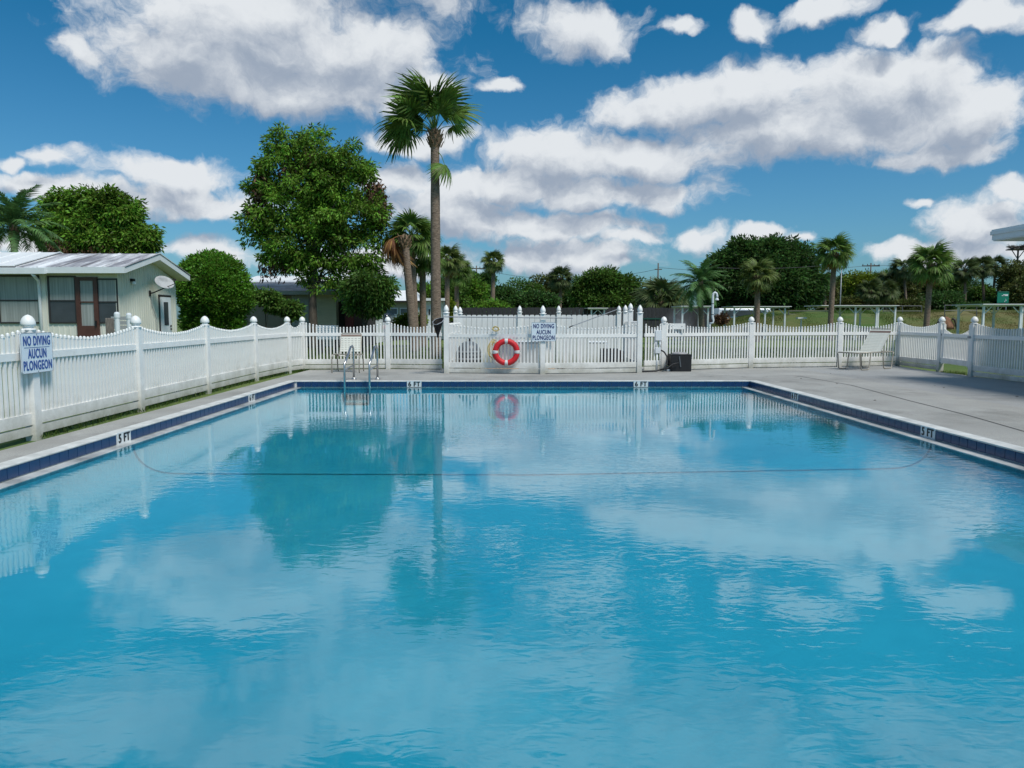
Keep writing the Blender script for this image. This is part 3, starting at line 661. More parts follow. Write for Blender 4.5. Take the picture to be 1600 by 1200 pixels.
# leaf net with pole, second pole
Yf = EM.y-.10
t = thing('leaf_skimmer_net', 'black leaf net on a long pole hooked across the enclosure fence', 'pool net', at(698,497,Yf))
o0 = at(698,497,Yf)
MB().tube([at(692,495,Yf)-o0, at(780,496,Yf)-o0, at(895,497,Yf)-o0], .013, 8).build('pole', 'galv', t)
hoop = [(at(x,y,Yf+dy)-o0) for x,y,dy in ((694,498,0),(691,503,-.1),(683,507,-.3),(677,507,-.3),(676,503,-.1),(680,499,.1),(687,497,.12),(692,497,.06))]
MB().tube(hoop+[hoop[0]], .011, 6).build('hoop', 'galv', t)
b = MB(); tip = [at(684,527,Yf)-o0, at(686,525,Yf-.05)-o0]
k = len(hoop); n0 = len(b.v); mid = [h.lerp(tip[0], .55)+Vector((0,.0,.0)) for h in hoop]
b.v += [tuple(h) for h in hoop]+[tuple(m_) for m_ in mid]+[tuple(tip[0]+Vector((random.uniform(-.03,.03),random.uniform(-.05,.05),0))) for _ in hoop]
for i in range(k):
    j = (i+1) % k; b.f += [(n0+i,n0+j,n0+k+j,n0+k+i),(n0+k+i,n0+k+j,n0+2*k+j,n0+2*k+i)]
M['mesh'] = mat('net_mesh', (.014,.012,.014), .9)
o = b.build('net_bag', 'mesh', t, smooth=True)
wm_ = o.modifiers.new('sub', 'SUBSURF'); wm_.levels = 2; wm_.render_levels = 2
wf = o.modifiers.new('wire', 'WIREFRAME'); wf.thickness = .022
t = thing('vacuum_pole', 'thin grey pole leaning across the right side of the enclosure', 'pole', at(895,509,18.8))
o0 = at(895,509,18.8); MB().tube([Vector((0,0,0)), at(966,483,21.6)-o0], .012, 8).build('shaft', 'galv', t); MB().tube([Vector((0,0,0)),Vector((-.12,0,-.05))], .014,8).build('grip', 'blackplastic', t)

# ladder handrails
t = thing('pool_ladder', 'pair of bent stainless steel ladder handrails at the far pool edge', 'ladder', (-3.2,16.3,0))
for (xf, xr) in ((538,553),(577,590)):
    rb = gr(xr,592.5); x = rb.x; B = Vector((-3.2,16.3,0)); yf = 15.88; xF = at(xf,570,yf).x
    pts = [(x,rb.y,0.0),(x,rb.y,.55),(x,rb.y-.01,.70),(x-.01,rb.y-.06,.755),(x-.03,rb.y-.14,.735),(xF+.02,yf+.10,.47),(xF,yf+.02,.40),(xF,yf,.32),(xF,yf,-.35)]
    h = MB().tube([Vector(p)-B for p in pts], .0235, 12).build('handrail', 'steel', t, smooth=True)
    MB().tube([Vector((x,rb.y,.32))-B, Vector((xF,yf,.26))-B], .017, 8).build('cross_brace', 'steel', h, smooth=True)
    MB().lathe([(.07,0),(.07,.008),(.045,.02),(.026,.035),(.026,.04)], (x-B.x,rb.y-B.y,0.003), 16).build('flange', 'steel', h, smooth=True)
for z in (-.25,-.45): 
    a = at(538,570,15.88).x+3.2; c = at(577,570,15.88).x+3.2; MB().box((a,-.46,z),(c,-.38,z+.02)).build('tread', 'steel', t)

# ------------------------------------------------------------------ chairs
def bar(b, pts, r=.014, seg=8): b.tube(pts, r, seg); return b
cp = gr(541,582.5)
t = thing('strap_chair', 'upright pale vinyl strap chair with brown top strap by the pool ladder', 'chair', (cp.x,cp.y+.05,0), R(0))
for s in (-1,1):
    x = s*.335; b = MB()
    b.tube([(x*.97,.52,.012),(x,.50,.03),(x*1.0,.44,.40),(x*.98,.40,.44),(x*.93,.35,.455),(x*.93,-.02,.47),(x*.98,-.08,.45),(x*1.03,-.11,.40),(x*1.03,-.12,.03),(x*1.03,-.10,.012)], .0165, 10); b.build('leg', 'chairframe', t, smooth=True)
b = MB(); b.tube([(-.27,.0,.465),(-.27,.38,.40),(-.265,.47,.50),(-.26,.66,.955),(-.23,.68,.985),(.23,.68,.985),(.26,.66,.955),(.265,.47,.50),(.27,.38,.40),(.27,0,.465)], .015, 8); b.tube([(-.34,.0,.465),(.34,.0,.465)], .014,8); b.build('frame', 'chairframe', t, smooth=True)
sb = MB().box((-.268,-.004,-.021),(.268,.004,.021)).mesh('strap', 'strap'); sbb = MB().box((-.268,-.005,-.030),(.268,.005,.030)).mesh('strap', 'strapbrown')
for i in range(9):
    k = i/8.; y = .49+.165*k; z = .535+.39*k; o = place('strap', sbb if i == 8 else sb, t, (0,y-.016,z), Quaternion((1,0,0), R(-23)))
    if i == 8: o['label'] = 'brown top strap'
seat = MB()
for i in range(8):
    y = .02+i*.048; pts = []; n0 = len(seat.v)
    for j in range(9):
        u = -1+j/4; z = .462-.05*(1-u*u)*(1 if i < 7 else .8)-.09*(y)*.6; seat.v += [(u*.268,y,z),(u*.268,y+.040,z)]
    for j in range(8): a = n0+2*j; seat.f.append((a,a+2,a+3,a+1))
for i in range(8):
    sm = MB(); sm.v = seat.v[i*18:(i+1)*18]; sm.f = [(2*j,2*j+2,2*j+3,2*j+1) for j in range(8)]
    o = sm.build('seat_strap', 'strapbrown' if i == 0 else 'strap', t)
    so_ = o.modifiers.new('thick', 'SOLIDIFY'); so_.thickness = .006
# chaise
cp = gr(1352,577)
cp = gr(1352,576.3); _a = R(-58); cp = cp-Vector((math.sin(_a)*.165,-math.cos(_a)*.165,0))
t = thing('lounge_chair', 'low cream strap lounge chair with raised back in the far right corner', 'lounge chair', (cp.x,cp.y,0), _a)
# local: feet towards -Y, back at +Y
W2 = .30
b = MB()
for s in (-1,1): b.tube([(s*W2,-.95,.46),(s*W2,.62,.46)], .0165, 8)
b.tube([(-W2,-.95,.46),(W2,-.95,.46)], .0165, 8); b.tube([(-W2,.62,.46),(W2,.62,.46)], .0165, 8); b.build('frame', 'chairframe', t, smooth=True)
b = MB(); b.tube([(-W2+.02,.05,.47),(-W2+.02,.52,1.05),(-W2+.05,.54,1.08),(W2-.05,.54,1.08),(W2-.02,.52,1.05),(W2-.02,.05,.47)], .015, 8); b.build('back_frame', 'chairframe', t, smooth=True)
for s in (-1,1):
    for (y0, y1) in ((-.95,-.45),(.10,.60)):
        b = MB(); x = s*(W2+.02); b.tube([(x,y0-.02,.455),(x,y0+.01,.40),(x,y0+.06,.05),(x,y0+.11,.016),(x,y1-.11,.016),(x,y1-.06,.05),(x,y1-.01,.40),(x,y1+.02,.455)], .0155, 10); b.build('leg', 'chairframe', t, smooth=True)
sb2 = MB().box((-W2,-.023,-.004),(W2,.023,.004)).mesh('strap', 'strap')
for i in range(17): place('strap', sb2, t, (0,-.92+i*.058,.475), Quaternion((1,0,0), 0))
ang = math.atan2(.58,.47)
sbb2 = MB().box((-W2,-.035,-.005),(W2,.035,.005)).mesh('strap', 'strapbrown')
for i in range(14):
    k = (i+.5)/14; o = place('strap', sbb2 if i == 12 else sb2, t, (0,.05+.47*k-.015,.47+.58*k+.012), Quaternion((1,0,0), ang))
    if i == 12: o['label'] = 'brown strap near the top of the back'

# black equipment box with lid and hose, electrical boxes, small things along the right fence
bp_ = at(1061.5,577,BR[1].lerp(BR[2],.2).y-.35); YBX = bp_.y
t = thing('pump_cover_box', 'black plastic box with domed grey lid standing before the picket fence', 'equipment box', (bp_.x,YBX,0))
MB().box((-.26,-.22,0),(.26,.22,.44),-.005).build('box_body', 'blackplastic', t, bevel=.012)
MB().lathe([(.20,0),(.20,.02),(.17,.04),(.10,.055),(.001,.06)], (0,0,.44), 20).build('lid', 'greyplastic', t, smooth=True)
MB().box((-.27,-.23,.425),(.27,.23,.445)).build('rim', 'blackplastic', t, bevel=.006)
MB().box((-.02,-.24,.12),(.01,-.225,.40)).build('hose_strap', 'greydark', t).rotation_euler = (0,R(-8),0)
MB().lathe([(.05,0),(.05,.05),(.001,.06)], (-.30,-.1,0), 12).build('end_cap', 'white', t)
xa = at(1028,525,BR[1].y-.09)
t = thing('electrical_box', 'white electrical boxes with conduits mounted left of the black box', 'electrical box', (xa.x,xa.y,0))
def zz(py): return at(1028,py,xa.y).z
MB().box((-.075,-.06,zz(532)),(.085,.03,zz(516))).build('switch_box', 'white', t, bevel=.006)
MB().box((-.07,-.06,zz(552)),(.07,.03,zz(543))).build('outlet_box', 'white', t, bevel=.006)
for x in (-.055,.05): MB().tube([(x,-.02,zz(543)),(x,-.02,zz(532))], .022, 8).build('conduit', 'white', t, smooth=True)
MB().tube([(-.02,-.02,.02),(-.02,-.02,zz(552))], .025, 8).build('conduit', 'white', t, smooth=True)
t = thing('black_hose', 'black hose looping from the electrical box to the black equipment box', 'hose', (xa.x+.08,xa.y-.05,0))
b = MB(); b.tube([(0,0,zz(547)),(.08,-.03,zz(550)),(.14,-.08,.38),(.13,-.15,.2),(.02,-.3,.08),(-.2,-.42,.03),(-.5,-.5,.022),(-.9,-.45,.02)], .02, 8)
b.tube([(-.1,-.38,.05),(.1,-.35,.1),(.25,-.32,.2),(.40,-.30,.23)], .02, 8); b.build('hose_run', 'blackplastic', t, smooth=True)
p = at(1057,510,BR[1].lerp(BR[2],.15).y-.04)
t = thing('junction_board', 'flat white board screwed on the picket tops above the black box', 'board', p)
MB().box((-.23,-.02,-.075),(.23,.0,.075)).build('panel', 'vinyl', t, bevel=.004)
for x in (-.14,.14): MB().box((x-.012,-.024,-.012),(x+.012,-.02,.012)).build('screw', 'galv', t)
p = gr(1106,575.5); o = MB().box((-.07,-.06,0),(.07,.06,.07)).build('drain_block', 'blackplastic', None, (p.x,p.y-.12,.0), bevel=.008); tag(o, 'small black block on the deck right of the black box', 'block')

# outdoor shower pipe
p = at(1113,500,23.2)
def zs(py): return at(1113,py,23.2).z
t = thing('outdoor_shower', 'white gooseneck outdoor shower pipe behind the picket fence', 'shower', (p.x,23.2,0))
MB().tube([(-.08,0,0),(-.08,0,zs(508)),(-.08,0,zs(508)+.02)], .035, 10).build('lower_pipe', 'white', t, smooth=True)
MB().tube([(-.08,0,zs(506)),(.02,0,zs(504)),(.03,0,zs(500)),(.0,0,zs(495)),(0,0,zs(462)),(.02,0,zs(458.5)),(.06,0,zs(457)),(.11,0,zs(458.5)),(.13,0,zs(462)),(.13,0,zs(467))], .036, 10).build('riser', 'white', t, smooth=True)
MB().lathe([(.03,0.04),(.055,0),(.06,-.03),(.001,-.03)], (.13,0,zs(467.5)), 12).build('shower_head', 'white', t)
for z in (zs(475), zs(492), zs(502)): MB().lathe([(.04,0),(.04,.02)], (0,0,z), 10).build('clamp', 'blackplastic', t)

# mist of a sprinkler
p = at(1062,515,26)
bm = MB(); bm.lathe([(.15,0),(.35,.25),(.55,.7),(.7,1.1),(.6,1.5),(.35,1.8),(.05,1.95)], (0,0,.1), 14)
M['mist'] = vol_material(); o = bm.build('water_spray', 'mist', None, (p.x,26,0)); kind(o, 'stuff'); o['label'] = 'fine white water spray behind the picket fence'

# ------------------------------------------------------------------ pale green house
HX, HY0, HY1, RX = -11.25, 21.5, 25.2, -10.85
house = thing('mobile_home', 'pale green sided home with gable end and stained metal roof', 'house', (HX,HY0,0))
B = Vector((HX,HY0,0))
def hb(name, a, c, m, parent=house, bevel=0): return MB().box(Vector(a)-B, Vector(c)-B).build(name, m, parent, bevel=bevel)
hb('front_wall', (-26,HY0,-.05),(HX,HY0+.12,2.68), 'siding1')
b = MB(); pz = 3.22
b.prism([Vector(v)-B for v in ((HX,HY0+.12,-.05),(HX,HY1,-.05),(HX,HY1,2.62),(HX,(HY0+HY1)/2,pz),(HX,HY0+.12,2.68))], (-.12,0,0)); b.build('gable_wall', 'siding1', house)
hb('rear_wall', (-26,HY1-.12,-.05),(HX-.12,HY1,2.6), 'siding1')
# vertical siding ribs
rib = MB().box((-.004,-.012,0),(.004,.012,1)).mesh('siding_rib', 'siding1')
bb = MB(); y = HY0+.2
while y < HY1-.05:
    top = 2.66+(pz-2.66)*(1-abs(y-(HY0+HY1)/2)/((HY1-HY0)/2)); 
    if not (23.9 < y < 24.8): bb.box((0,y-HY0,0),(.012,y-HY0+.03,top-.03))
    else: bb.box((0,y-HY0,2.15),(.012,y-HY0+.03,top-.03))
    y += .135
o = bb.build('siding_rib', 'siding1', house); o['kind'] = 'stuff'
def hx(px, Y=HY0): return at(px,500,Y).x
def hz(py, Y=HY0): return at(150,py,Y).z
bb = MB(); x = -26
skip = [(hx(-400),hx(66)),(hx(77),hx(122)),(hx(122),hx(187))]
while x < HX:
    z1 = 2.66
    inw = any(a-.05 < x < c+.05 for a, c in skip)
    if inw and hx(121) < x < hx(157): x += .16; continue
    bb.box((x-HX,-.010,0),(x-HX+.035,0,(hz(507) if inw else z1))); x += .16
o = bb.build('siding_rib', 'siding1', house); o['kind'] = 'stuff'
for px in (70, 188):
    hb('corner_trim', (hx(px)-.09,HY0-.025,0),(hx(px)+.09 if px < 100 else HX+.01,HY0,2.66), 'siding1')
def window(x0, x1, y0, y1, top='curtain', bot='glass', frame='darkframe', Y=HY0):
    X0, X1 = hx(x0,Y), hx(x1,Y); Z1, Z0 = hz(y0,Y), hz(y1,Y); zm = (Z0+Z1)/2-.03; fw = .045
    f = MB(); Yf = Y-.04
    for a, c in (((X0,Yf,Z0),(X0+fw,Y,Z1)),((X1-fw,Yf,Z0),(X1,Y,Z1)),((X0+fw,Yf,Z0),(X1-fw,Y,Z0+fw)),((X0+fw,Yf,Z1-fw),(X1-fw,Y,Z1)),((X0+fw,Yf+.005,zm-.02),(X1-fw,Y,zm+.02))):
        f.box(Vector(a)-B, Vector(c)-B)
    wn = f.build('window', frame, house)
    MB().box(Vector((X0+fw,Y-.012,zm+.02))-B, Vector((X1-fw,Y-.004,Z1-fw))-B).build('pane', top, wn)
    MB().box(Vector((X0+fw,Y-.020,Z0+fw))-B, Vector((X1-fw,Y-.012,zm-.02))-B).build('pane', bot, wn)
window(0,66,430,505.5,'curtain','curtain'); window(-62,-4,430,505.5,'curtain','curtain'); window(-200,-120,430,505.5)
window(78,122,431,505.5,'curtain','glassdark'); window(154,187,435,505.5,'curtain','glassdark')
X0, X1 = hx(122), hx(156); Z1 = hz(433)
dr = MB()
for a, c in (((X0,HY0-.07,.15),(X0+.12,HY0,Z1)),((X1-.12,HY0-.07,.15),(X1,HY0,Z1)),((X0+.12,HY0-.07,Z1-.1),(X1-.12,HY0,Z1)),((X0+.12,HY0-.07,.15),(X1-.12,HY0,hz(509))),((X0+.12,HY0-.06,hz(473)),(X1-.12,HY0,hz(471)))): dr.box(Vector(a)-B, Vector(c)-B)
door = dr.build('storm_door', 'brown', house); hb('pane', (X0+.12,HY0-.03,hz(509)),(X1-.12,HY0-.015,Z1-.1), 'curtain', door); hb('handle', (X1-.09,HY0-.11,1.15),(X1-.05,HY0-.07,1.3), 'blackplastic', door)
# gable door
yb0, yb1 = 23.98, 24.70
gd = MB().box(Vector((HX,yb0,.1))-B, Vector((HX+.05,yb1,2.06))-B).build('side_door', 'white', house)
MB().box(Vector((HX+.05,yb0+.2,1.15))-B, Vector((HX+.062,yb1-.22,1.9))-B).build('pane', 'glassdark', gd)
for z in (1.02, 1.12): MB().lathe([(.03,0),(.035,.03),(.001,.05)], seg=10).build('knob', 'darkframe', gd, Vector((HX+.05,yb1-.09,z))-B).rotation_euler = (0,PI/2,0)
MB().box(Vector((HX,yb0-.06,2.06))-B, Vector((HX+.04,yb1+.06,2.13))-B).build('door_header', 'darkframe', house)
MB().box(Vector((HX,yb0-.05,.1))-B, Vector((HX+.03,yb0-.005,2.06))-B).build('door_jamb', 'darkframe', house)
# roof: two slopes built from panels
EY0, EY1, RY = 21.15, 25.45, 23.3; EZ, RZ = 2.80, 3.35
pw = .62; x = RX; i = 0; random.seed(3)
while x > -26:
    x0 = x-pw; m = 'roofwhite' if x0 < hx(40,22) else ('roofgrey' if i % 4 != 1 else 'roofgrey')
    up = .04 if m == 'roofwhite' else 0
    for (ya, yb_, za, zb_) in ((EY0,RY,EZ,RZ),(EY1,RY,EZ-.0,RZ)):
        b = MB(); k = .0
        b.prism([Vector((x0+.012,ya,za+up))-B,Vector((x-.012,ya,za+up))-B,Vector((x-.012,yb_,zb_+up))-B,Vector((x0+.012,yb_,zb_+up))-B], (0,0,.03)); 
        b.prism([Vector((x-.02,ya,za+up+.03))-B,Vector((x+.02,ya,za+up+.03))-B,Vector((x+.02,yb_,zb_+up+.03))-B,Vector((x-.02,yb_,zb_+up+.03))-B], (0,0,.02))
        b.build('roof_panel', m, house)
    x -= pw; i += 1
b = MB(); b.prism([Vector((RX,EY0,EZ))-B,Vector((RX,RY,RZ))-B,Vector((RX,EY1,EZ))-B,Vector((RX,EY1,EZ-.15))-B,Vector((RX,RY,RZ-.16))-B,Vector((RX,EY0,EZ-.15))-B], (-.03,0,0)); b.build('rake_board', 'white', house)
b = MB(); b.prism([Vector((RX-.03,EY0,EZ-.16))-B,Vector((RX-.03,RY,RZ-.17))-B,Vector((RX-.03,EY1,EZ-.16))-B,Vector((RX-.03,EY1,EZ-.14))-B,Vector((RX-.03,RY,RZ-.15))-B,Vector((RX-.03,EY0,EZ-.14))-B], (-15,0,0)); b.build('soffit', 'siding1', house)
hb('fascia', (hx(76,21.1),EY0-.03,EZ-.15),(RX,EY0,EZ+.02), 'white'); hb('gutter', (-26,EY0-.10,EZ-.18),(hx(76,21.1)-.002,EY0-.0,EZ+.0), 'white', bevel=.01)
xg = hx(66); MB().tube([Vector(v)-B for v in ((hx(54,21.1),21.1,2.64),(hx(56,21.1),21.15,2.56),(xg,21.42,2.45),(xg,21.44,2.2),(xg,21.44,.1))], .045, 8).build('downspout', 'white', house, smooth=True)
lp_ = MB().box((0,-.07,-.05),(.08,.07,.03)).build('wall_lamp', 'blackplastic', house, Vector((HX+.01,22.25,2.52))-B); MB().lathe([(.05,0),(.06,-.08),(.001,-.09)], seg=10).build('lamp_glass', 'white', lp_, (.07,0,-.05))
# satellite dish
dY = 23.35; dz = 2.15
t = thing('satellite_dish', 'grey oval satellite dish on a bent arm fixed to the gable wall', 'satellite dish', (HX+.02,dY,dz))
MB().tube([(0,0,0),(.10,0,.02),(.45,.25,.22)], .02, 8).build('mast', 'darkframe', t, smooth=True); MB().box((-.008,-.05,-.09),(.012,.05,.09)).build('bracket', 'darkframe', t)
b = MB(); n0 = 0; seg = 20
for (r, dpt) in ((.001,.06),(.10,.055),(.20,.035),(.28,0),(.285,.004),(.28,.008),(.2,.045),(.1,.066),(.001,.07)):
    for k in range(seg): a = 2*PI*k/seg; b.v.append((r*1.15*math.cos(a), r*.85*math.sin(a), -dpt))
for i in range(8):
    for k in range(seg): a = i*seg+k; c = i*seg+(k+1) % seg; b.f.append((a,c,c+seg,a+seg))
dirn = Vector((.75,-.45,.55)).normalized()
d_ = b.build('reflector', 'dish', t, (.42,.12,.36), smooth=True); d_.rotation_mode = 'QUATERNION'; d_.rotation_quaternion = dirn.to_track_quat('Z','Y')
MB().tube([(.42,.2,.20),(.78,-.0,.30),(.80,-.04,.42)], .013, 8).build('feed_arm', 'darkframe', t, smooth=True); MB().box((.76,-.08,.40),(.84,0,.46)).build('feed_horn', 'darkframe', t)
t = thing('wall_cable', 'thin loose cable hanging down the pale green gable wall', 'cable', (HX+.02,23.4,2.05))
MB().tube([(0,0,.02),(.02,.02,-.3),(.03,.25,-.7),(.03,.28,-1.2),(.02,.1,-1.7),(.02,.1,-2.0)], .008, 5).build('cord', 'galv', t)
# small posts between fence and house
for (px, py, r, lab) in ((182.5,487,.058,'taller white capped pipe post before the brown storm door'),(201,488.5,.055,'white capped pipe standing directly behind a fence post cap')):
    p = at(px,py,18.6); t = thing('pipe_post', lab, 'post', (p.x,18.6,-.05), group='white capped pipes by the house')
    MB().lathe([(r,0),(r,p.z-.06)], seg=14).build('pipe', 'white', t, smooth=False); MB().lathe([(r+.012,p.z-.10),(r+.012,p.z-.01),(r,p.z+.03),(.02,p.z+.045),(.001,p.z+.045)], seg=14).build('end_cap', 'white', t)
p = at(171,497,18.9); o = MB().box((-.075,-.075,-.05),(.075,.075,p.z)).build('wooden_post', 'woodpost', None, (p.x,18.9,0), bevel=.012); tag(o, 'grey weathered square wooden post beside the white pipe post', 'post')
t = thing('porch_steps', 'white porch steps below the brown storm door', 'steps', (hx(160),20.9,0))
for k in range(3): MB().box((-.55,-.3*k+.3,0),(.55,-.3*k+.6,.55-.17*k)).build('step', 'white', t)
t = thing('grey_slatted_bin', 'grey slatted screen beside the white capped pipe', 'screen', (at(192,500,19.4).x,19.4,0))
for k in range(5): MB().box((-.3,-.02,.85+.12*k),(.35,.02,.94+.12*k)).build('slat', 'siding3', t)

# ------------------------------------------------------------------ vegetation generators
def fast_mesh(name, V, quads, m):
    me = bpy.data.meshes.new(name); nq = len(quads)
    me.vertices.add(len(V)); me.vertices.foreach_set('co', V.astype(np.float32).ravel())
    me.loops.add(nq*4); me.loops.foreach_set('vertex_index', quads.astype(np.int32).ravel())
    me.polygons.add(nq); me.polygons.foreach_set('loop_start', np.arange(0, nq*4, 4, dtype=np.int32)); me.polygons.foreach_set('loop_total', np.full(nq, 4, dtype=np.int32))
    me.update(calc_edges=True); me.materials.append(M[m]); return me
def leaves(name, P, D, ln, wd, m, rng, curl=.25):
    n = len(P); D = D/np.linalg.norm(D, axis=1)[:,None]
    r = rng.normal(size=(n,3)); S = np.cross(D, r); S /= np.linalg.norm(S, axis=1)[:,None]+1e-9
    Nn = np.cross(S, D); ln = ln*rng.uniform(.7,1.25,n)[:,None]; wd = wd*rng.uniform(.75,1.2,n)[:,None]
    A = P; Bv = P+D*ln*.45+S*wd*.5+Nn*ln*.06; Cv = P+D*ln-Nn*ln*curl*.4; E = P+D*ln*.45-S*wd*.5+Nn*ln*.06
    V = np.stack([A,Bv,Cv,E],1).reshape(-1,3); q = np.arange(4*n).reshape(-1,4)
    return fast_mesh(name, V, q, m)
def crown_points(blobs, ncl, rng, shell=.55, gap=.0, gf=1.0):
    vols = np.array([b[3]*b[4]*b[5] for b in blobs])**.75; vols = vols/vols.sum()
    idx = rng.choice(len(blobs), ncl*3, p=vols)
    d = rng.normal(size=(ncl*3,3)); d /= np.linalg.norm(d,axis=1)[:,None]
    rr = rng.uniform(shell**3, 1, ncl*3)**(1/3.); inner = rng.random(ncl*3) < .15; rr[inner] *= rng.uniform(.3,1,inner.sum())
    Bc = np.array([b[:3] for b in blobs])[idx]; Br = np.array([b[3:6] for b in blobs])[idx]
    P = Bc+d*rr[:,None]*Br
    # coherent gaps: drop points where a cheap sine noise is low
    f = 2.3*gf/np.mean([b[3] for b in blobs])
    nz = np.sin(P[:,0]*f*2.1+1.3)*np.sin(P[:,1]*f*1.7+.4)+np.sin(P[:,2]*f*2.6+P[:,0]*f)*.8
    keep = nz > np.quantile(nz, gap); P = P[keep]; d = d[keep]
    return P[:ncl], d[:ncl]
def px_blobs(lst, Y, depth=.8, o=Vector((0,0,0))):
    out = []
    for it in lst:
        cx, cy, rx, ry = it[:4]; dy = it[4] if len(it) > 4 else 0
        p = at(cx,cy,Y+dy); s = (Y+dy)/F
        out.append((p.x-o.x, p.y-o.y, p.z-o.z, rx*s, (rx+ry)/2*s*depth, ry*s))
    return out
def tree(name, label, cat, base, blobs_px, Y, leafm_='leaf', ncl=400, per=40, ln=.22, wd=.08, cr=.35, droop=.35, gap=.12, trunk_r=.2, trunk_top=.55, seed=1, group=None, depth=.8, limbs=14, shell=.55, trunk_pts=None, bark='bark', gf=1.0):
    rng = np.random.default_rng(seed); random.seed(seed)
    o = Vector(base); t = thing(name, label, cat, o, 0, group)
    bl = px_blobs(blobs_px, Y, depth, o)
    bl = [(a_,b_,c_,max(.3*x_,x_-cr*.6),max(.3*y_,y_-cr*.6),max(.3*z_,z_-cr*.6)) for a_,b_,c_,x_,y_,z_ in bl]
    P, d = crown_points(bl, ncl, rng, shell, gap, gf)
    n = len(P); PP = np.repeat(P, per, 0); dd_ = np.repeat(d, per, 0)
    off = rng.normal(size=PP.shape); off /= np.linalg.norm(off,axis=1)[:,None]; off *= (rng.random(len(PP))**.5)[:,None]*cr; off[:,2] *= .8
    Q = PP+off; D = off/cr*1.0+dd_*.35+rng.normal(size=Q.shape)*.35; D[:,2] -= droop
    me = leaves('crown', Q, D, ln, wd, leafm_, rng); cr_o = place('crown', me, t)
    zc = min(b[2]-b[5]*.3 for b in bl); top = np.mean([b[2] for b in bl]); cx = np.average([b[0] for b in bl]); cy = np.average([b[1] for b in bl])
    b = MB()
    tp = trunk_pts or [(0,0,-.1),(0,0,.4),(cx*.25,cy*.25,max(.6,zc*.8)),(cx*.7,cy*.7,top*.75),(cx,cy,top+.2)]
    k = len(tp); b.tube(tp, [trunk_r*(1.25 if i == 0 else 1)*(1-.75*i/(k-1)) for i in range(k)], 9)
    order = rng.permutation(n)[:limbs]
    for i in order:
        e = Vector(P[i]); f = rng.uniform(.35,.85); j = f*(k-1); a = Vector(tp[int(j)]).lerp(Vector(tp[min(k-1,int(j)+1)]), j-int(j))
        mid = a.lerp(e,.5)+Vector((0,0,abs(e.z-a.z)*.12+.1)); r0 = trunk_r*.38*(1-f*.5)
        b.tube([a,mid,e], [r0,r0*.6,r0*.15], 6)
    b.build('trunk', bark, t, smooth=True)
    return t, P

# palm fronds
def fan_frond(seed, lp=1.0, Lf=.85, nl=40, droop=.55, m='palmleaf', span=125):
    rng = random.Random(seed); b = MB()
    hub = Vector((lp,0,-.10*lp)); b.tube([(0,0,0),(lp*.5,0,.03*lp),hub], [.026,.018,.014], 5)
    V = []; 
    for i in range(nl):
        a = R(-span+2*span*i/(nl-1)+rng.uniform(-3,3)); l_ = Lf*(.72+.28*math.cos(a*.6))*rng.uniform(.85,1.1); w_ = .030*Lf/.85
        dr = droop*rng.uniform(.6,1.5); fold = .25*abs(math.sin(a))
        prev = None; sx = Vector((-math.sin(a),math.cos(a),0)); dv = Vector((math.cos(a),math.sin(a),0)); n0 = len(b.v)
        curve = .35*Lf if abs(a) < 1.6 else .1
        for t_ in (0,.3,.62,.86,1.0):
            p = hub+dv*l_*t_; p.z += -fold*l_*t_-dr*l_*t_*t_*t_ - .12*t_*math.cos(a)*Lf
            ww = w_*(1.15 if t_ < .7 else (.7 if t_ < .95 else .08))*(1 if t_ > 0 else .5)
            if t_ > .7: p += sx*rng.uniform(-.03,.03)
            b.v += [tuple(p-sx*ww), tuple(p+sx*ww)]
        for j in range(4): q = n0+2*j; b.f.append((q,q+2,q+3,q+1))
    return b.mesh('frond', m)
def feather_frond(seed, Lr=2.6, Ll=.55, droop=1.0, m='queen'):
    rng = random.Random(seed); b = MB()
    def P(t): return Vector((Lr*t*(1-.12*t), 0, .35*Lr*t-droop*Lr*.62*t*t))
    b.tube([P(i/8) for i in range(9)], [.03*(1-i/9.5) for i in range(9)], 5)
    n = 46
    for i in range(n):
        t_ = .16+.84*i/(n-1); p = P(t_); tg = (P(min(1,t_+.02))-P(t_-.02)).normalized()
        for s in (-1,1):
            l_ = Ll*math.sin(PI*(.15+.8*t_))**.6*rng.uniform(.8,1.15); side = Vector((0,s,0)); d = (side*.75+tg*.55+Vector((0,0,rng.uniform(-.1,.35)))).normalized(); n0 = len(b.v); wd_ = .026
            for k in (0,.5,1.0):
                q = p+d*l_*k+Vector((0,0,-.55*l_*k*k*rng.uniform(.7,1.3))); ww = wd_*(1 if k < .9 else .1); b.v += [tuple(q-tg*ww), tuple(q+tg*ww)]
            for j in range(2): a = n0+2*j; b.f.append((a,a+2,a+3,a+1))
    return b.mesh('frond', m)
FAN = {k: [fan_frond(s, m=k) for s in (1,2,3)] for k in ('palmleaf','palmleaf2','palmleafD')}
FANDEAD = [fan_frond(7, lp=.7, Lf=.95, nl=30, droop=.9, m='deadfrond', span=70)]
FEA = [feather_frond(s) for s in (1,2,3)]
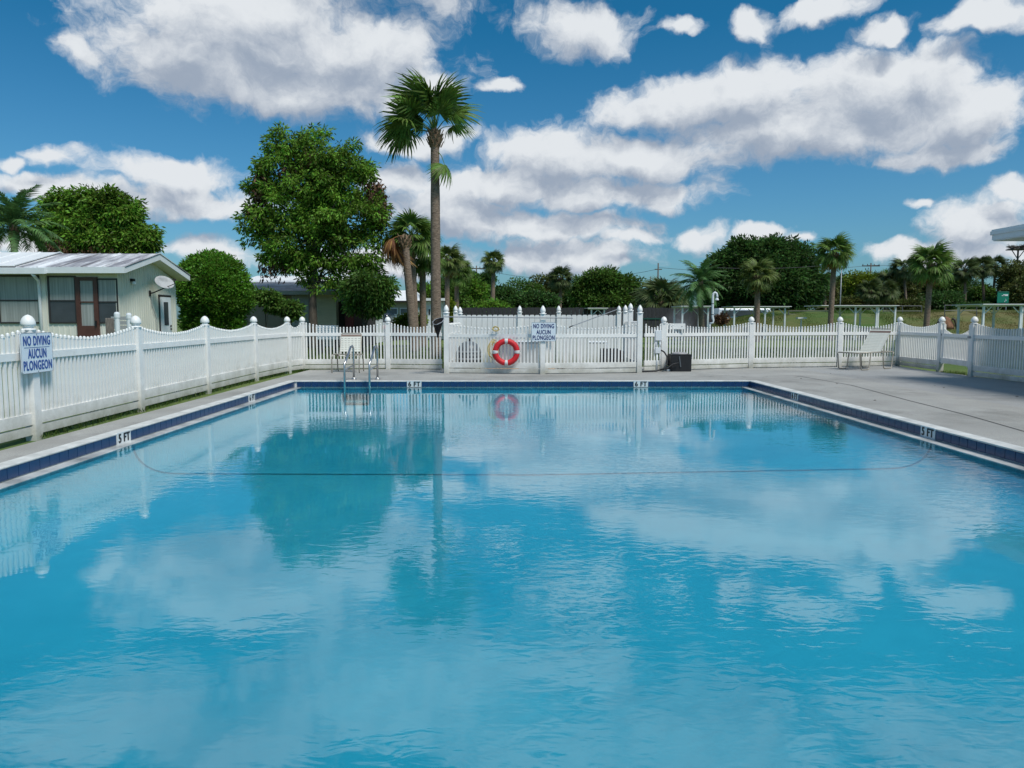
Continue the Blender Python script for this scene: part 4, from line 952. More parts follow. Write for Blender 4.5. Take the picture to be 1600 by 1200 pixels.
def palm(label, base, top, r0, r1, scale=1.0, n=26, mat_='palmleaf', seed=1, dirs=None, elmin=-35, bend=0.0, dead=0, separate=True, group='cabbage palms round the pool', name='cabbage_palm', mid=None):
    rng = random.Random(seed); o = Vector(base); tp = Vector(top)-o; t = thing(name, label, 'palm tree', o, 0, group)
    b = MB(); k = 14; pts = []
    for i in range(k+1):
        f = i/k; p = Vector((tp.x*(f+bend*math.sin(PI*f)), tp.y*f, tp.z*f-.1*(1-f))); pts.append(p)
    rs = [(r0*(1.25 if i == 0 else 1)*(1-f_)+r1*f_)*rng.uniform(.965,1.035) for i, f_ in enumerate([j/k for j in range(k+1)])]
    b.tube(pts, rs, 12); b.build('trunk', 'palmbark', t, smooth=True)
    # boots
    b = MB(); b.lathe([(r1*.95,-.55*scale),(r1*1.25,-.40*scale),(r1*1.40,-.22*scale),(r1*1.35,-.05*scale),(r1*.8,.12*scale),(.02,.2*scale)], tp, 10)
    for i in range(26):
        a = i*2.4; z = -.48*scale+.5*scale*(i/26); rr = r1*1.25; c = tp+Vector((math.cos(a)*rr,math.sin(a)*rr,z)); d = Vector((math.cos(a)*.5,math.sin(a)*.5,1)).normalized(); s_ = Vector((-math.sin(a),math.cos(a),0))*.05*scale
        b.prism([c-s_, c+s_, c+s_*.4+d*.22*scale, c-s_*.4+d*.22*scale], Vector((math.cos(a),math.sin(a),0))*.03)
    b.build('boot_cluster', 'boot', t)
    crown = MB() if not separate else None
    fr = []
    if dirs:
        for (dx, dz, sc_) in dirs: fr.append((Vector((dx, rng.uniform(-.5,.5), dz)).normalized(), sc_, False))
    else:
        for i in range(n):
            f = i/n; e = R(82-(82-elmin)*f**.85+rng.uniform(-6,6)); a = i*2.399+rng.uniform(-.2,.2)
            fr.append((Vector((math.cos(e)*math.cos(a), math.cos(e)*math.sin(a), math.sin(e))), rng.uniform(.85,1.1), False))
    for i in range(dead):
        a = rng.uniform(0,6.28); fr.append((Vector((math.cos(a)*.5,math.sin(a)*.5,-.9)), .9, True))
    for i, (d, sc_, dd2) in enumerate(fr):
        q = d.normalized().to_track_quat('X','Z') @ Quaternion((1,0,0), rng.uniform(-1,1)*(1.2 if dirs else .5)); me = rng.choice(FANDEAD if dd2 else FAN[mat_])
        if separate:
            ob = place('frond', me, t, tp+Vector((0,0,.02)), q); ob.scale = (scale*sc_,)*3
        else:
            mtx = Matrix.LocRotScale(tp, q, Vector((scale*sc_,)*3)); n0 = len(crown.v)
            crown.v += [tuple(mtx @ v.co) for v in me.vertices]; crown.f += [tuple(n0+x for x in p_.vertices) for p_ in me.polygons]
    if not separate: crown.build('crown', mat_, t)
    return t

# ---- big palm
bp0 = at(681,500,26.2); bpt = at(679.5,208,26.2)
dirs = []
rng_ = random.Random(12)
for (fx, fy, s_) in ((618,196,1.3),(610,180,1.35),(620,168,1.25),(628,186,1.2),(606,190,1.3),(636,150,1.05),(642,138,1.0),(650,128,1.0),(660,122,1.05),(668,116,1.05),(676,116,1.05),(684,118,1.0),(692,122,.95),(698,132,.9),(700,142,.8),(680,130,.9),(648,172,.8),(716,166,1.15),(718,176,1.0),):
    dirs.append(((fx-679)/60, (204-fy)/60, s_*(.82 if fy > 140 else 1.08)))
bigp = palm('tall solitary cabbage palm with windswept crown rising behind the enclosure corner', (bp0.x,26.2,-.05), bpt, .185, .150, 1.0, dirs=dirs, seed=5)
q = Vector((.35,-.3,-.55)).normalized().to_track_quat('X','Z'); o = place('frond', FAN['palmleaf'][0], bigp, Vector(bpt)-Vector((bp0.x,26.2,-.05))+Vector((.05,0,-.55)), q); o.scale = (.72,.72,.72)
# ---- trio left of it
p0 = at(647,500,31); p1 = at(632,372,31)
pa = palm('leaning palm with only hanging dead tan fronds left of the tall palm', (p0.x,31,-.05), p1, .19, .15, .9, dirs=[(-.6,-.5,.1)], seed=7, bend=-.05)
for i in range(9):
    d = Vector((-.75+random.uniform(-.35,.35),random.uniform(-.5,.5),-.45+random.uniform(-.6,.45))).normalized()
    ob = place('frond', FANDEAD[0], pa, Vector(p1)-Vector((p0.x,31,-.05))+Vector((0,0,.1)), d.to_track_quat('X','Z')); ob.scale = (.70,.70,.70); ob['label'] = 'dead tan frond'
p0 = at(650,500,34); p1 = at(643,372,34); palm('dark green palm crown directly behind the palm of dead fronds', (p0.x,34,-.05), p1, .16, .14, .72, n=40, seed=9)
p0 = at(661,500,36); p1 = at(660,404,36); palm('short thick crowned palm between the leaning palm and tall palm', (p0.x,36,-.05), p1, .17, .15, .66, n=40, seed=10)
for (bx, tx, ty, Y, sc_, m_, lab, sd) in ((698,699,408,48,.66,'palmleaf2','palm whose crown shows just right of the tall trunk',11),(713,714,424,52,.70,'palmleaf','shorter palm overlapping its neighbour right of the tall trunk',12),(769,771,410,58,.58,'palmleaf2','slender palm standing alone above the enclosure boards',13),
    (874,876,436,66,.72,'palmleafD','palm with dark low crown left of the round green tree',14),(1183,1184,432,44,.62,'palmleaf2','small pale palm in front of the huge dark tree',15),(1297,1304,396,46,.72,'palmleaf','tall leaning palm just right of the huge dark tree',16),(1447,1455,414,44,.78,'palmleaf','stout palm with wide crown above the right fence gate',17)):
    p0 = at(bx,500,Y); p1 = at(tx,ty,Y)
    palm(lab, (p0.x,Y,-.05), p1, .17, .15, sc_, n=40, mat_=m_, seed=sd, separate=Y < 50, elmin=-40, bend=.03 if bx == 1297 else 0, dead=2)
# feather palms
def qpalm(label, px, py, base_px, Y, sc_, n, seed, r=.15, el0=80, el1=-25):
    p0 = at(base_px,500,Y); p1 = at(px,py,Y); o = Vector((p0.x,Y,-.05)); tp = p1-o; rng = random.Random(seed)
    t = thing('feather_palm', label, 'palm tree', o, 0, 'feather palms behind the fence')
    MB().tube([(0,0,-.1),tp*.5,tp], [r*1.2,r,r*.8], 10).build('trunk', 'palmbark', t, smooth=True)
    MB().lathe([(r*.8,-.4),(r*1.4,-.1),(r*1.2,.2),(r*.5,.7),(.02,.8)], tp, 9).build('boot_cluster', 'boot', t)
    for i in range(n):
        e = R(el0-(el0-el1)*(i/n)**.9+rng.uniform(-6,6)); a = i*2.399+rng.uniform(-.2,.2)
        d = Vector((math.cos(e)*math.cos(a), math.cos(e)*math.sin(a), math.sin(e)))
        ob = place('frond', rng.choice(FEA), t, tp+Vector((0,0,.2)), d.to_track_quat('X','Z')); ob.scale = (sc_*rng.uniform(.85,1.1),)*3
    return t
qpalm('feathery palm at the left edge beyond the white roof', 22, 368, 22, 30, .80, 34, 3)
qpalm('feathery grey green palm beside the white shower pipe', 1094, 450, 1098, 40, .66, 34, 4, el1=-45)

# ---- main tree
mb_ = at(489,500,34)
tr, Pm = tree('shade_tree', 'large leafy green tree with patches of brown leaves before the tan house', 'tree', (mb_.x,34,-.05),
  [(462,232,50,38),(430,225,30,22),(500,240,60,45),(415,275,35,32),(470,280,80,48),(540,275,50,42),(395,300,24,20),(450,330,78,48),(530,330,80,50),(575,335,36,40),(398,345,28,34),(405,372,34,20),(480,385,75,45),(560,390,56,44),(600,372,22,28),(440,400,40,24),(500,430,50,30),(570,440,46,34),(575,470,40,28),(600,445,22,20),(410,380,18,12),(540,465,28,22),(510,300,52,52),(380,312,16,13),(372,352,13,12),(388,392,18,10),(545,232,18,16),(572,262,16,16),(598,322,16,14),(612,352,12,14),(608,395,14,12),(432,208,16,14),(472,196,20,11),(406,250,16,13),(590,425,14,12),(395,425,18,10)],
  34, 'leaf', ncl=760, per=64, ln=.21, wd=.075, cr=.34, droop=.5, gap=.55, gf=2.6, trunk_r=.24, seed=21, depth=.75, limbs=60, shell=.45,
  trunk_pts=[(0,0,-.1),(0,0,.5),(.0,0,2.2),(.1,0,3.6),(.3,.1,5.5),(.25,0,7.8),(-.3,0,9.6)])
rng = np.random.default_rng(5)
for (cx, cy, rx, ry, n) in ((412,295,16,30,260),(400,330,14,16,80),(585,300,14,26,160),(590,330,16,26,160),(500,250,30,20,120),(430,420,24,14,70),(455,265,20,26,120)):
    bl = px_blobs([(cx,cy,rx,ry)], 34, .8, Vector((mb_.x,34,-.05))); P, d = crown_points(bl, n, rng, .2, 0); per = 3
    Q = np.repeat(P, per, 0)+rng.normal(size=(len(P)*per,3))*.12; D = rng.normal(size=Q.shape)*.5; D[:,2] -= .8
    place('dead_foliage', leaves('dead_foliage', Q, D, .24, .09, 'dead', rng), tr)
# lower right skirt of the tree (separate small tree)
sb_ = at(566,500,31); tree('shade_tree', 'dark low spreading tree overlapping the right side of the large tree', 'tree', (sb_.x,31,-.05), [(568,450,40,28),(590,468,24,20),(555,478,16,18),(574,484,26,16),(604,448,18,18)], 31, 'leafM', ncl=170, per=44, ln=.20, wd=.07, cr=.36, droop=.6, gap=.15, trunk_r=.08, seed=22, limbs=20)
# left tree behind house
lb = at(150,480,40); tree('shade_tree', 'broad rounded green tree with brown lower leaves behind the pale green house', 'tree', (lb.x,40,-.05),
  [(95,320,30,28),(130,312,24,20),(160,318,40,28),(190,330,34,30),(80,350,28,22),(140,350,60,30),(200,360,34,28),(225,372,26,22),(70,372,24,18),(150,380,70,24),(205,392,40,14),(236,380,18,14),(78,318,18,14),(96,302,16,12),(134,300,18,13),(172,302,18,12),(205,318,15,12),(240,362,16,11),(64,345,12,14),(246,384,10,8)],
  40, 'leaf', ncl=460, per=56, ln=.27, wd=.10, cr=.42, droop=.45, gap=.42, gf=2.2, trunk_r=.25, seed=23, limbs=40, shell=.6)
ltree = [o for o in bpy.data.objects if o.name.startswith('shade_tree')][-1]
for (cx, cy, rx, ry, n) in ((90,388,26,12,170),(150,396,30,8,60)):
    bl = px_blobs([(cx,cy,rx,ry)], 39.2, .8, Vector((lb.x,40,-.05))); P, d = crown_points(bl, n, rng, .2, 0); Q = np.repeat(P,3,0)+rng.normal(size=(len(P)*3,3))*.14; D = rng.normal(size=Q.shape)*.5; D[:,2] -= .8
    place('dead_foliage', leaves('dead_foliage', Q, D, .26, .10, 'dead', rng), tr if False else bpy.data.objects['shade_tree.002'] if 'shade_tree.002' in bpy.data.objects else tr)
# round bush
rb_ = at(333,500,29); tree('round_bush', 'large dense rounded green bush beside the pale green house', 'bush', (rb_.x,29,-.05), [(333,450,58,58),(325,430,44,36),(345,470,46,40),(318,470,36,34),(333,500,50,36),(384,470,16,20)], 29, 'leafB', ncl=1500, per=36, ln=.12, wd=.055, cr=.20, droop=-.1, gap=.06, trunk_r=.12, seed=24, limbs=10, shell=.86, depth=.95)
# low branches in front of the tan house
for (cx, cy, lab, sd) in ((415,470,'low leafy shrub in front of the shaded tan wall',31),(446,486,'second drooping shrub just left of the large tree trunk',32)):
    s0 = at(cx,500,30.5); tree('shrub', lab, 'shrub', (s0.x,30.5,-.05), [(cx,cy-6,28,12),(cx+12,cy+4,18,12),(cx-14,cy-8,16,12)], 30.5, 'leafM', ncl=70, per=34, ln=.17, wd=.07, cr=.28, droop=.5, trunk_r=.03, seed=sd, limbs=5)
s0 = at(643,505,38); tree('shrub', 'yellow green shrub at the foot of the leaning palm', 'shrub', (s0.x,38,-.05), [(638,502,22,12),(655,500,12,10),(625,506,12,9)], 38, 'leafY', ncl=90, per=34, ln=.18, wd=.07, cr=.26, droop=.1, trunk_r=.03, seed=33, limbs=5)
# ---- huge dark tree at right
hb_ = at(1195,500,72); tree('banyan_tree', 'huge dark dome shaped tree beyond the lawn', 'tree', (hb_.x,72,0), [(1190,400,62,30),(1145,415,45,32),(1240,410,44,34),(1120,440,28,34),(1265,445,28,36),(1190,440,88,48),(1160,385,30,16),(1215,382,34,14),(1190,475,86,18),(1130,465,36,28)], 72, 'leafD', ncl=1300, per=42, ln=.42, wd=.17, cr=.75, droop=.2, gap=.08, trunk_r=.6, seed=41, limbs=20, shell=.72)
# ---- round tree centre
hb_ = at(950,500,70); tree('shade_tree', 'rounded green tree right of the low dark palm', 'tree', (hb_.x,70,0), [(940,440,36,24),(915,455,26,26),(970,448,26,22),(950,470,56,18),(992,455,16,20),(1000,445,8,14)], 70, 'leafM', ncl=520, per=40, ln=.34, wd=.14, cr=.6, droop=.2, gap=.1, trunk_r=.3, seed=42, limbs=16, shell=.65)
# ---- tree line between palms
row = [(700,455,30,28,62,'leafM','bushy tree behind the palm pair right of the tall trunk'),(735,455,28,30,64,'leaf','bright bushy tree left of the slender lone palm'),(725,432,22,16,80,'leafD','dark crown above the hedge left of the small utility pole'),(775,462,34,24,66,'leafD','dark bushy tree at the slender lone palm'),(760,434,14,10,95,'leafD','far rounded crown peeking over the hedge'),
  (815,456,34,24,68,'leafM','low green tree midway along the tree line'),(850,448,28,26,74,'leafO','olive green tree left of the low dark palm'),(835,470,40,18,60,'leafD','dark low tree in front of the olive tree'),(765,482,34,14,56,'leaf','bright low shrub above the enclosure boards'),(880,462,24,24,78,'leafD','dark tree behind the low dark palm'),(665,462,24,24,55,'leaf','green tree behind the short thick palm'),(686,478,22,22,50,'leafY','yellow green tree beside the tall palm trunk base'),
  (1035,470,26,18,60,'leafM','spiky low shrub before the utility pole'),(1062,485,22,10,58,'leafM','small shrub left of the feathery palm'),(1050,458,30,22,140,'leafD','far tree under the sky gap')]
for i, (cx, cy, rx, ry, Y, lm, lab) in enumerate(row):
    h = at(cx,500,Y); tree('hedge_tree', lab, 'tree', (h.x,Y,0), [(cx,cy,rx,ry*.9),(cx-rx*.5,cy+ry*.3,rx*.6,ry*.6),(cx+rx*.5,cy+ry*.2,rx*.6,ry*.7),(cx,cy+ry*.7,rx,ry*.6)], Y, lm, ncl=190, per=36, ln=.28, wd=.12, cr=.5, droop=.2, gap=.08, trunk_r=.14, seed=50+i, limbs=8, shell=.5, group='tree line beyond the enclosure')
# ---- wood at right
rowR = [(1290,455,18,30,88,'leafO'),(1320,448,24,24,95,'leafD'),(1345,440,28,22,90,'leafY'),(1385,440,26,24,98,'leafM'),(1370,465,30,22,84,'leafD'),(1415,440,26,26,92,'leafO'),(1440,455,26,30,96,'leafD'),(1478,440,28,26,94,'leafM'),(1470,470,34,22,84,'leafD'),(1510,455,28,30,95,'leafD'),(1535,462,22,22,90,'leafM'),(1555,476,22,14,88,'leafM'),(1582,430,22,30,86,'leafO'),(1600,455,30,36,84,'leafO'),(1640,450,40,40,84,'leafM'),(1330,475,26,14,84,'leafO'),(1410,478,36,12,82,'leafO'),(1520,482,30,12,82,'leafD')]
labs = ['slim olive tree right of the huge dark tree','dark tree behind the thin light pole','yellow green tree bright against the dark wood','mid green tree beside the cross armed pole','dark understory tree in front of the yellow green one','olive tree left of the stout palm','dark tree directly behind the stout palm','tree with thin grey trunk right of the stout palm','dark low tree behind the pipe railing','tall dark tree left of the sky gap','small green tree at the foot of the thin leaning palm','low bush left of the green road sign','olive crown left of the nest platform pole','big olive tree behind the nest platform pole','tree at the right edge of the wood','low olive bush behind the middle pergola','low olive thicket beyond the berm crest','dark thicket behind the green road sign']
for i, (cx, cy, rx, ry, Y, lm) in enumerate(rowR):
    h = at(cx,500,Y); tree('woodland_tree', labs[i], 'tree', (h.x,Y,1.2), [(cx,cy,rx,ry*.85),(cx-rx*.5,cy+ry*.4,rx*.6,ry*.6),(cx+rx*.5,cy-ry*.1,rx*.6,ry*.6),(cx,cy+ry*.8,rx,ry*.7)], Y, lm, ncl=190, per=34, ln=.34, wd=.14, cr=.6, droop=.25, gap=.12, trunk_r=.15, seed=80+i, limbs=10, shell=.45, group='wood beyond the grassy berm')
for i, (bx, tx, ty, Y, sc_, lab) in enumerate(((1418,1412,420,84,1.3,'slim palm of the wood left of the stout palm'),(1508,1508,422,86,1.35,'straight thin palm left of the sky gap'),(1540,1534,418,88,1.25,'palm between the straight one and the leaning one'),(1548,1556,416,90,1.2,'thin leaning palm against the sky gap'),(1353,1360,455,80,1.2,'short shaggy palm under the yellow green tree'),(1386,1382,455,80,1.2,'low spreading palm left of the thin leaning trunk'),(1395,1388,440,86,1.2,'shaggy palm behind the middle pergola'),(1290,1288,440,84,1.1,'shaggy palm behind the tall leaning palm'))):
    p0 = at(bx,500,Y); p1 = at(tx,ty,Y); palm(lab, (p0.x,Y,1.0), p1, .16, .13, sc_*.72, n=30, mat_='palmleafD', seed=120+i, separate=False, group='palms in the wood', dead=3)
p0 = at(1036,500,56); p1 = at(1034,474,56); palm('stemless palmetto clump before the utility pole', (p0.x,56,0), p1, .16, .14, 1.25, n=30, mat_='palmleafD', seed=150, separate=False, group='palms in the wood', elmin=-10)

# berm
kb = MB(); xs = np.linspace(8, 95, 60); prof_b = [(50,-.05),(56,.2),(60,1.0),(63,1.75),(66,2.05),(74,2.1),(90,1.8),(140,1.2),(200,1.0)]
rng = np.random.default_rng(2)
for i, x in enumerate(xs):
    k = min(1,max(0,(x-10)/16)); k = k*k*(3-2*k)
    for (y, z) in prof_b: kb.v.append((x, y+rng.uniform(-.3,.3), -.06+(z+.06)*k*(1+rng.uniform(-.05,.05))))
nb = len(prof_b)
for i in range(len(xs)-1):
    for j in range(nb-1): a = i*nb+j; kb.f.append((a,a+nb,a+nb+1,a+1))
M['bermblade'] = mat('berm_blade', (.070,.145,.016), .8, .0, .25, col2=(.165,.15,.045), stretch=(.5,1,1), ramp=(.38,.62), detail=8, transl=.5)
M['berm'] = mat('berm_grass', (.055,.105,.012), .95, .0, .25, col2=(.14,.12,.038), bump=.08, bscale=3, stretch=(.5,1,1), ramp=(.38,.62), detail=8)
kind(kb.build('grassy_berm', 'berm', smooth=True), 'structure')
# berm grass tufts + grass under fences
def tufts(name, pts, ln, wd, m, label, seed):
    rng = np.random.default_rng(seed); P = np.array(pts); D = rng.normal(size=P.shape)*.35; D[:,2] = 1
    o = place(name, leaves(name, P, D, ln, wd, m, rng)); kind(o, 'stuff'); o['label'] = label; return o
rng = np.random.default_rng(9); n = 170000
X = rng.uniform(12,80,n); Yv = 56+rng.random(n)**.7*14
def berm_z(x, y):
    k = np.clip((x-10)/16,0,1); k = k*k*(3-2*k); z = np.interp(y,[p[0] for p in prof_b],[p[1] for p in prof_b]); return -.06+(z+.06)*k
tufts('berm_grass', np.stack([X,Yv,berm_z(X,Yv)-.05],1), .12, .026, 'bermblade', 'rough green grass growing over the berm', 3)
pts = []
for p, q, n in [(Lp[i],Lp[i+1],900) for i in range(1,6)]+[(BL[0],BL[1],500),(BL[1],BL[2],400),(G0,G1,400)]+[(BR[i],BR[i+1],350) for i in range(2,4)]:
    t_ = rng.random(n); w_ = rng.uniform(-.10,.45,n); d = (q-p).normalized(); nn = Vector((-d.y,d.x,0))
    if nn.y < 0 and abs(d.x) > .7: nn = -nn
    if abs(d.y) > .7: nn = Vector((-1,0,0)) if p.x < 0 else Vector((1,0,0))
    for a, c in zip(t_, w_): v = p.lerp(q,float(a))+nn*float(c); pts.append((v.x,v.y,-.05))
tufts('fence_grass', pts, .085, .012, 'grass', 'short green grass growing under the white fences', 4)
n = 60000; X = rng.uniform(-14,22,n); Yv = 20.6+rng.random(n)*14
inside = (X > E0.x-.3) & (X < E1.x+.3) & (Yv < YB+.2); X = X[~inside]; Yv = Yv[~inside]
keep = Yv > 20.3+np.maximum(0,(X-3))*.33; X = X[keep]; Yv = Yv[keep]
tufts('lawn_grass', np.stack([X,Yv,np.full(len(X),-.05)],1), .09, .02, 'grass', 'mown green lawn grass seen between the pickets', 5)

# ------------------------------------------------------------------ far houses
h2 = thing('tan_house', 'tan sided house with white and stained roof behind the large tree', 'house', (at(460,500,36).x,36,0))
B2 = Vector((at(460,500,36).x,36,0)); YY = 36
def X2(px, Y=YY): return at(px,500,Y).x-B2.x
def Z2(py, Y=YY): return at(460,py,Y).z
def lap(name, x0, x1, z0, z1, Y, m, parent, step=.13):
    b = MB(); z = z0
    while z < z1: b.prism([(x0,Y,z),(x0,Y-.025,z),(x0,Y-.004,min(z+step,z1)),(x0,Y,min(z+step,z1))], (x1-x0,0,0)); z += step
    o = b.build(name, m, parent); return o
MB().box((X2(360),0.0,0),(X2(526),4,Z2(462))).build('wall', 'siding2shade', h2)
lap('lap_siding', X2(360), X2(457), 0, Z2(462), -.001, 'siding2shade', h2)['kind'] = 'stuff'
lap('lap_siding', X2(461), X2(486), 0, Z2(458), -.03, 'siding3', h2)['kind'] = 'stuff'
lap('lap_siding', X2(488), X2(526), 0, Z2(448), -.05, 'siding2', h2)['kind'] = 'stuff'
MB().box((X2(457),-.07,0),(X2(461),0,Z2(462))).build('corner_trim', 'siding3', h2); MB().box((X2(486),-.09,0),(X2(488),0,Z2(458))).build('corner_trim', 'white', h2)
MB().box((X2(526),.5,0),(X2(564),4,Z2(470))).build('shaded_carport_wall', 'carportshade', h2); MB().box((X2(536),.42,0),(X2(549),.5,Z2(480))).build('garage_door', 'reddoor', h2)
b = MB(); b.prism([(X2(355),-.6,Z2(456)),(X2(355),1.6,Z2(441,37.6)),(X2(355),1.6,Z2(441,37.6)-.1),(X2(355),-.6,Z2(456)-.1)], (X2(560)-X2(355),0,0)); b.build('porch_roof', 'roofdark', h2)
MB().box((X2(355),-.65,Z2(461)),(X2(560),-.601,Z2(455))).build('fascia', 'siding3', h2)
b = MB(); b.prism([(X2(355),1.61,Z2(441,37.6)),(X2(355),4.5,Z2(431,40.5)),(X2(355),7,Z2(441,37.6)),(X2(355),7,0),(X2(355),1.61,0)], (X2(560)-X2(355),0,0)); b.build('main_roof', 'roofwhite', h2)
h3 = thing('white_roof_house', 'low beige house with white metal roof behind the palm trunks', 'house', (at(640,500,48).x,48,0)); Y3 = 48; bx3 = at(640,500,48).x
def X3(px): return at(px,500,Y3).x-bx3
def Z3(py): return at(640,py,Y3).z
MB().box((X3(575),0,0),(X3(662),5,Z3(503))).build('base_wall', 'brown', h3); MB().box((X3(575),0.02,Z3(503)),(X3(662),5,Z3(493))).build('lower_wall', 'white', h3); MB().box((X3(575),.04,Z3(493)),(X3(662),5,Z3(471))).build('upper_wall', 'beige', h3)
for (a, c) in ((583,598),(602,622),(625,640),(643,655)):
    wn = MB().box((X3(a),-.03,Z3(492)),(X3(c),.05,Z3(481))).build('window', 'white', h3); MB().box((X3(a)+.06,-.045,Z3(492)+.06),(X3(c)-.06,-.03,Z3(481)-.06)).build('pane', 'glass', wn)
MB().box((X3(662),.2,0),(X3(694),5,Z3(471))).build('annex_wall', 'white', h3)
dd3 = MB().box((X3(668),.1,.1),(X3(673.5),.2,Z3(480))).build('door', 'white', h3); MB().box((X3(669.5),.08,Z3(492)),(X3(672),.1,Z3(483))).build('pane', 'glassdark', dd3)
b = MB(); zt, ze = Z3(454), Z3(470)
b.v = [(X3(570),-.5,ze),(X3(660),-.5,ze),(X3(660),5.5,ze),(X3(570),5.5,ze),(X3(596),2.5,zt+.1),(X3(642),2.5,zt+.1)]; b.f = [(0,1,5,4),(1,2,5),(2,3,4,5),(3,0,4),(0,3,2,1)]; b.build('hip_roof', 'roofwhite', h3)
MB().box((X3(570),-.52,ze-.10),(X3(660),5.5,ze-.005)).build('eave', 'darkframe', h3); MB().box((X3(660)+.01,-.3,Z3(470)),(X3(696),5,Z3(466))).build('annex_roof', 'roofwhite', h3)

# cars seen through pickets
def car(label, loc, rz, paint, van=False):
    t = thing('parked_car', label, 'car', loc, rz, 'vehicles parked behind the back fence')
    Wc = .88; h = 1.72 if van else 1.42
    side = [(-2.2,.35),(-2.25,.75),(-2.15,.95),(-1.2,1.02),(-.75,h-.06),(-.4,h),(1.0,h),(1.5 if not van else 2.0,h-.10),(1.9 if not van else 2.18,1.0),(2.25,.9),(2.28,.4),(1.9,.30),(-1.9,.28)]
    MB().prism([(x,-Wc,z) for x,z in side], (0,2*Wc,0)).build('body', paint, t, bevel=.07)
    for s in (-1,1): MB().prism([(x,s*Wc*.985,z) for x,z in ((-1.05,1.03),(-.65,h-.14),(.95,h-.12),(1.45 if not van else 1.9,1.03))], (0,s*.03,0)).build('side_window', 'glassdark', t)
    e = 2.215 if van else 1.74
    MB().prism([(2.0 if van else 1.58,-.7,h-.16),(2.0 if van else 1.58,.7,h-.16),(e,.74,1.05),(e,-.74,1.05)], (.03,0,.02)).build('rear_window', 'glassdark', t)
    for s in (-1,1):
        MB().box((2.2,s*.62,.80),(2.30,s*.82,1.0)).build('tail_light', 'lampred', t)
        for x in (-1.4,1.4):
            w_ = MB(); w_.tube([(x,s*(Wc-.2),.33),(x,s*(Wc+.01),.33)], .33, 18); wh = w_.build('wheel', 'rubber', t); r_ = MB(); r_.tube([(x,s*(Wc),.33),(x,s*(Wc+.03),.33)], .2, 14); r_.build('rim', 'galv', wh)
p = gr(584,521); p = at(583,500,44); car('dark blue parked car seen from behind through the pickets', (p.x,46,-.05), R(-90), 'cardark', True)
p = at(512,500,30)
t = thing('air_conditioner', 'bluish white air conditioning unit on a dark stand behind the back fence', 'air conditioner', (p.x,30,-.05))
MB().box((-.37,-.3,.55),(.37,.3,1.13)).build('casing', 'carwhite', t, bevel=.02)
for k in range(7): MB().box((-.33,-.315,.60+.07*k),(.33,-.301,.63+.07*k)).build('louvre', 'white', t)
for s in (-1,1): MB().box((s*.3-.05,-.25,0),(s*.3+.05,.25,.55)).build('stand_leg', 'blackplastic', t)

# ------------------------------------------------------------------ dark board fence behind, pergolas, poles, sign ...
t = thing('board_fence', 'long dark board fence under the tree line beyond the lawn', 'fence', (at(870,500,54).x,54,0)); o0 = Vector((at(870,500,54).x,54,0))
x = at(700,500,54).x; x1 = at(1112,500,54).x; random.seed(6); ztop = at(1000,480.5,54).z; bm_ = MB().box((-.14,-.015,0),(.14,.015,ztop)).mesh('board', 'darkfence')
while x < x1:
    place('board', bm_, t, Vector((x,54,random.uniform(-.04,.02)))-o0+Vector((0,0,0))); x += .295
MB().box((at(1005,500,54).x-o0.x,-.06,at(1000,499,54).z),(at(1034,500,54).x-o0.x,-.02,at(1000,497,54).z)).build('rail', 'greenbench', t)
def pergola(label, x0, x1, ytop, Y, posts, roof=True, depth=2.2, x0r=None, x1r=None):
    A = at(x0,ytop,Y); Cc = at(x1,ytop,Y); z = A.z
    t = thing('pergola', label, 'pergola', ((A.x+Cc.x)/2,Y,0), 0, 'white pergolas on the lawn'); bx = (A.x+Cc.x)/2
    for px in posts:
        x = at(px,500,Y).x-bx
        for yy in (0, depth):
            p_ = MB().box((x-.05,yy-.05,-.05),(x+.05,yy+.05,z-.10)).build('post', 'white', t)
            for s in (-1,1):
                if not (A.x-bx-.05 <= x+s*.42 <= Cc.x-bx+.05): continue
                MB().tube([(x,yy,z-.55),(x+s*.42,yy,z-.14)], .028, 6).build('brace', 'white', p_)
    for yy in (0, depth): MB().box((A.x-bx-.1,yy-.04,z-.10),(Cc.x-bx+.1,yy+.04,z-.02)).build('beam', 'white', t)
    a = (at(x0r,ytop,Y).x if x0r else A.x)-bx; c = (at(x1r,ytop,Y).x if x1r else Cc.x)-bx
    if roof: MB().box((a-.15,-.3,z-.02),(c+.15,depth+.3,z+.02)).build('roof_sheet', 'roofwhite', t)
    else:
        n = max(5,int((Cc.x-A.x)/.5))
        for i in range(n+1): x = A.x-bx+(Cc.x-A.x)*i/n; MB().box((x-.025,-.25,z-.03),(x+.025,depth+.25,z+.06)).build('rafter', 'white', t)
    sx_ = (A.x+Cc.x)/2
    b = thing('picnic_bench', 'green picnic bench under the '+label, 'bench', (sx_,Y+1,0), 0, 'green benches under the pergolas')
    MB().box((-.8,-.35,.70),(.8,.35,.75)).build('table_top', 'greenbench', b)
    for s in (-1,1): MB().box((-.8,s*.65-.13,.42),(.8,s*.65+.13,.46)).build('seat', 'greenbench', b); MB().box((s*.6-.04,-.6,0),(s*.6+.04,.6,.70)).build('leg', 'greenbench', b)
pergola('white pergola left of the white shower pipe', 1066, 1107, 478.5, 46, (1066,1106))
pergola('open white pergola behind the small pale palm', 1147, 1231, 479, 50, (1147,1195,1226), roof=True, x1r=1231)
pergola('long white roofed pergola right of the tall leaning palm', 1302, 1398, 477.5, 48, (1336,1369,1398), x0r=1284)
pergola('white pergola at the right edge below the green road sign', 1535, 1612, 475.5, 40, (1536,1594,1640), x1r=1640)
pergola('distant small white pergola above the enclosure boards', 921, 946, 481.5, 52, (924,944), roof=True)
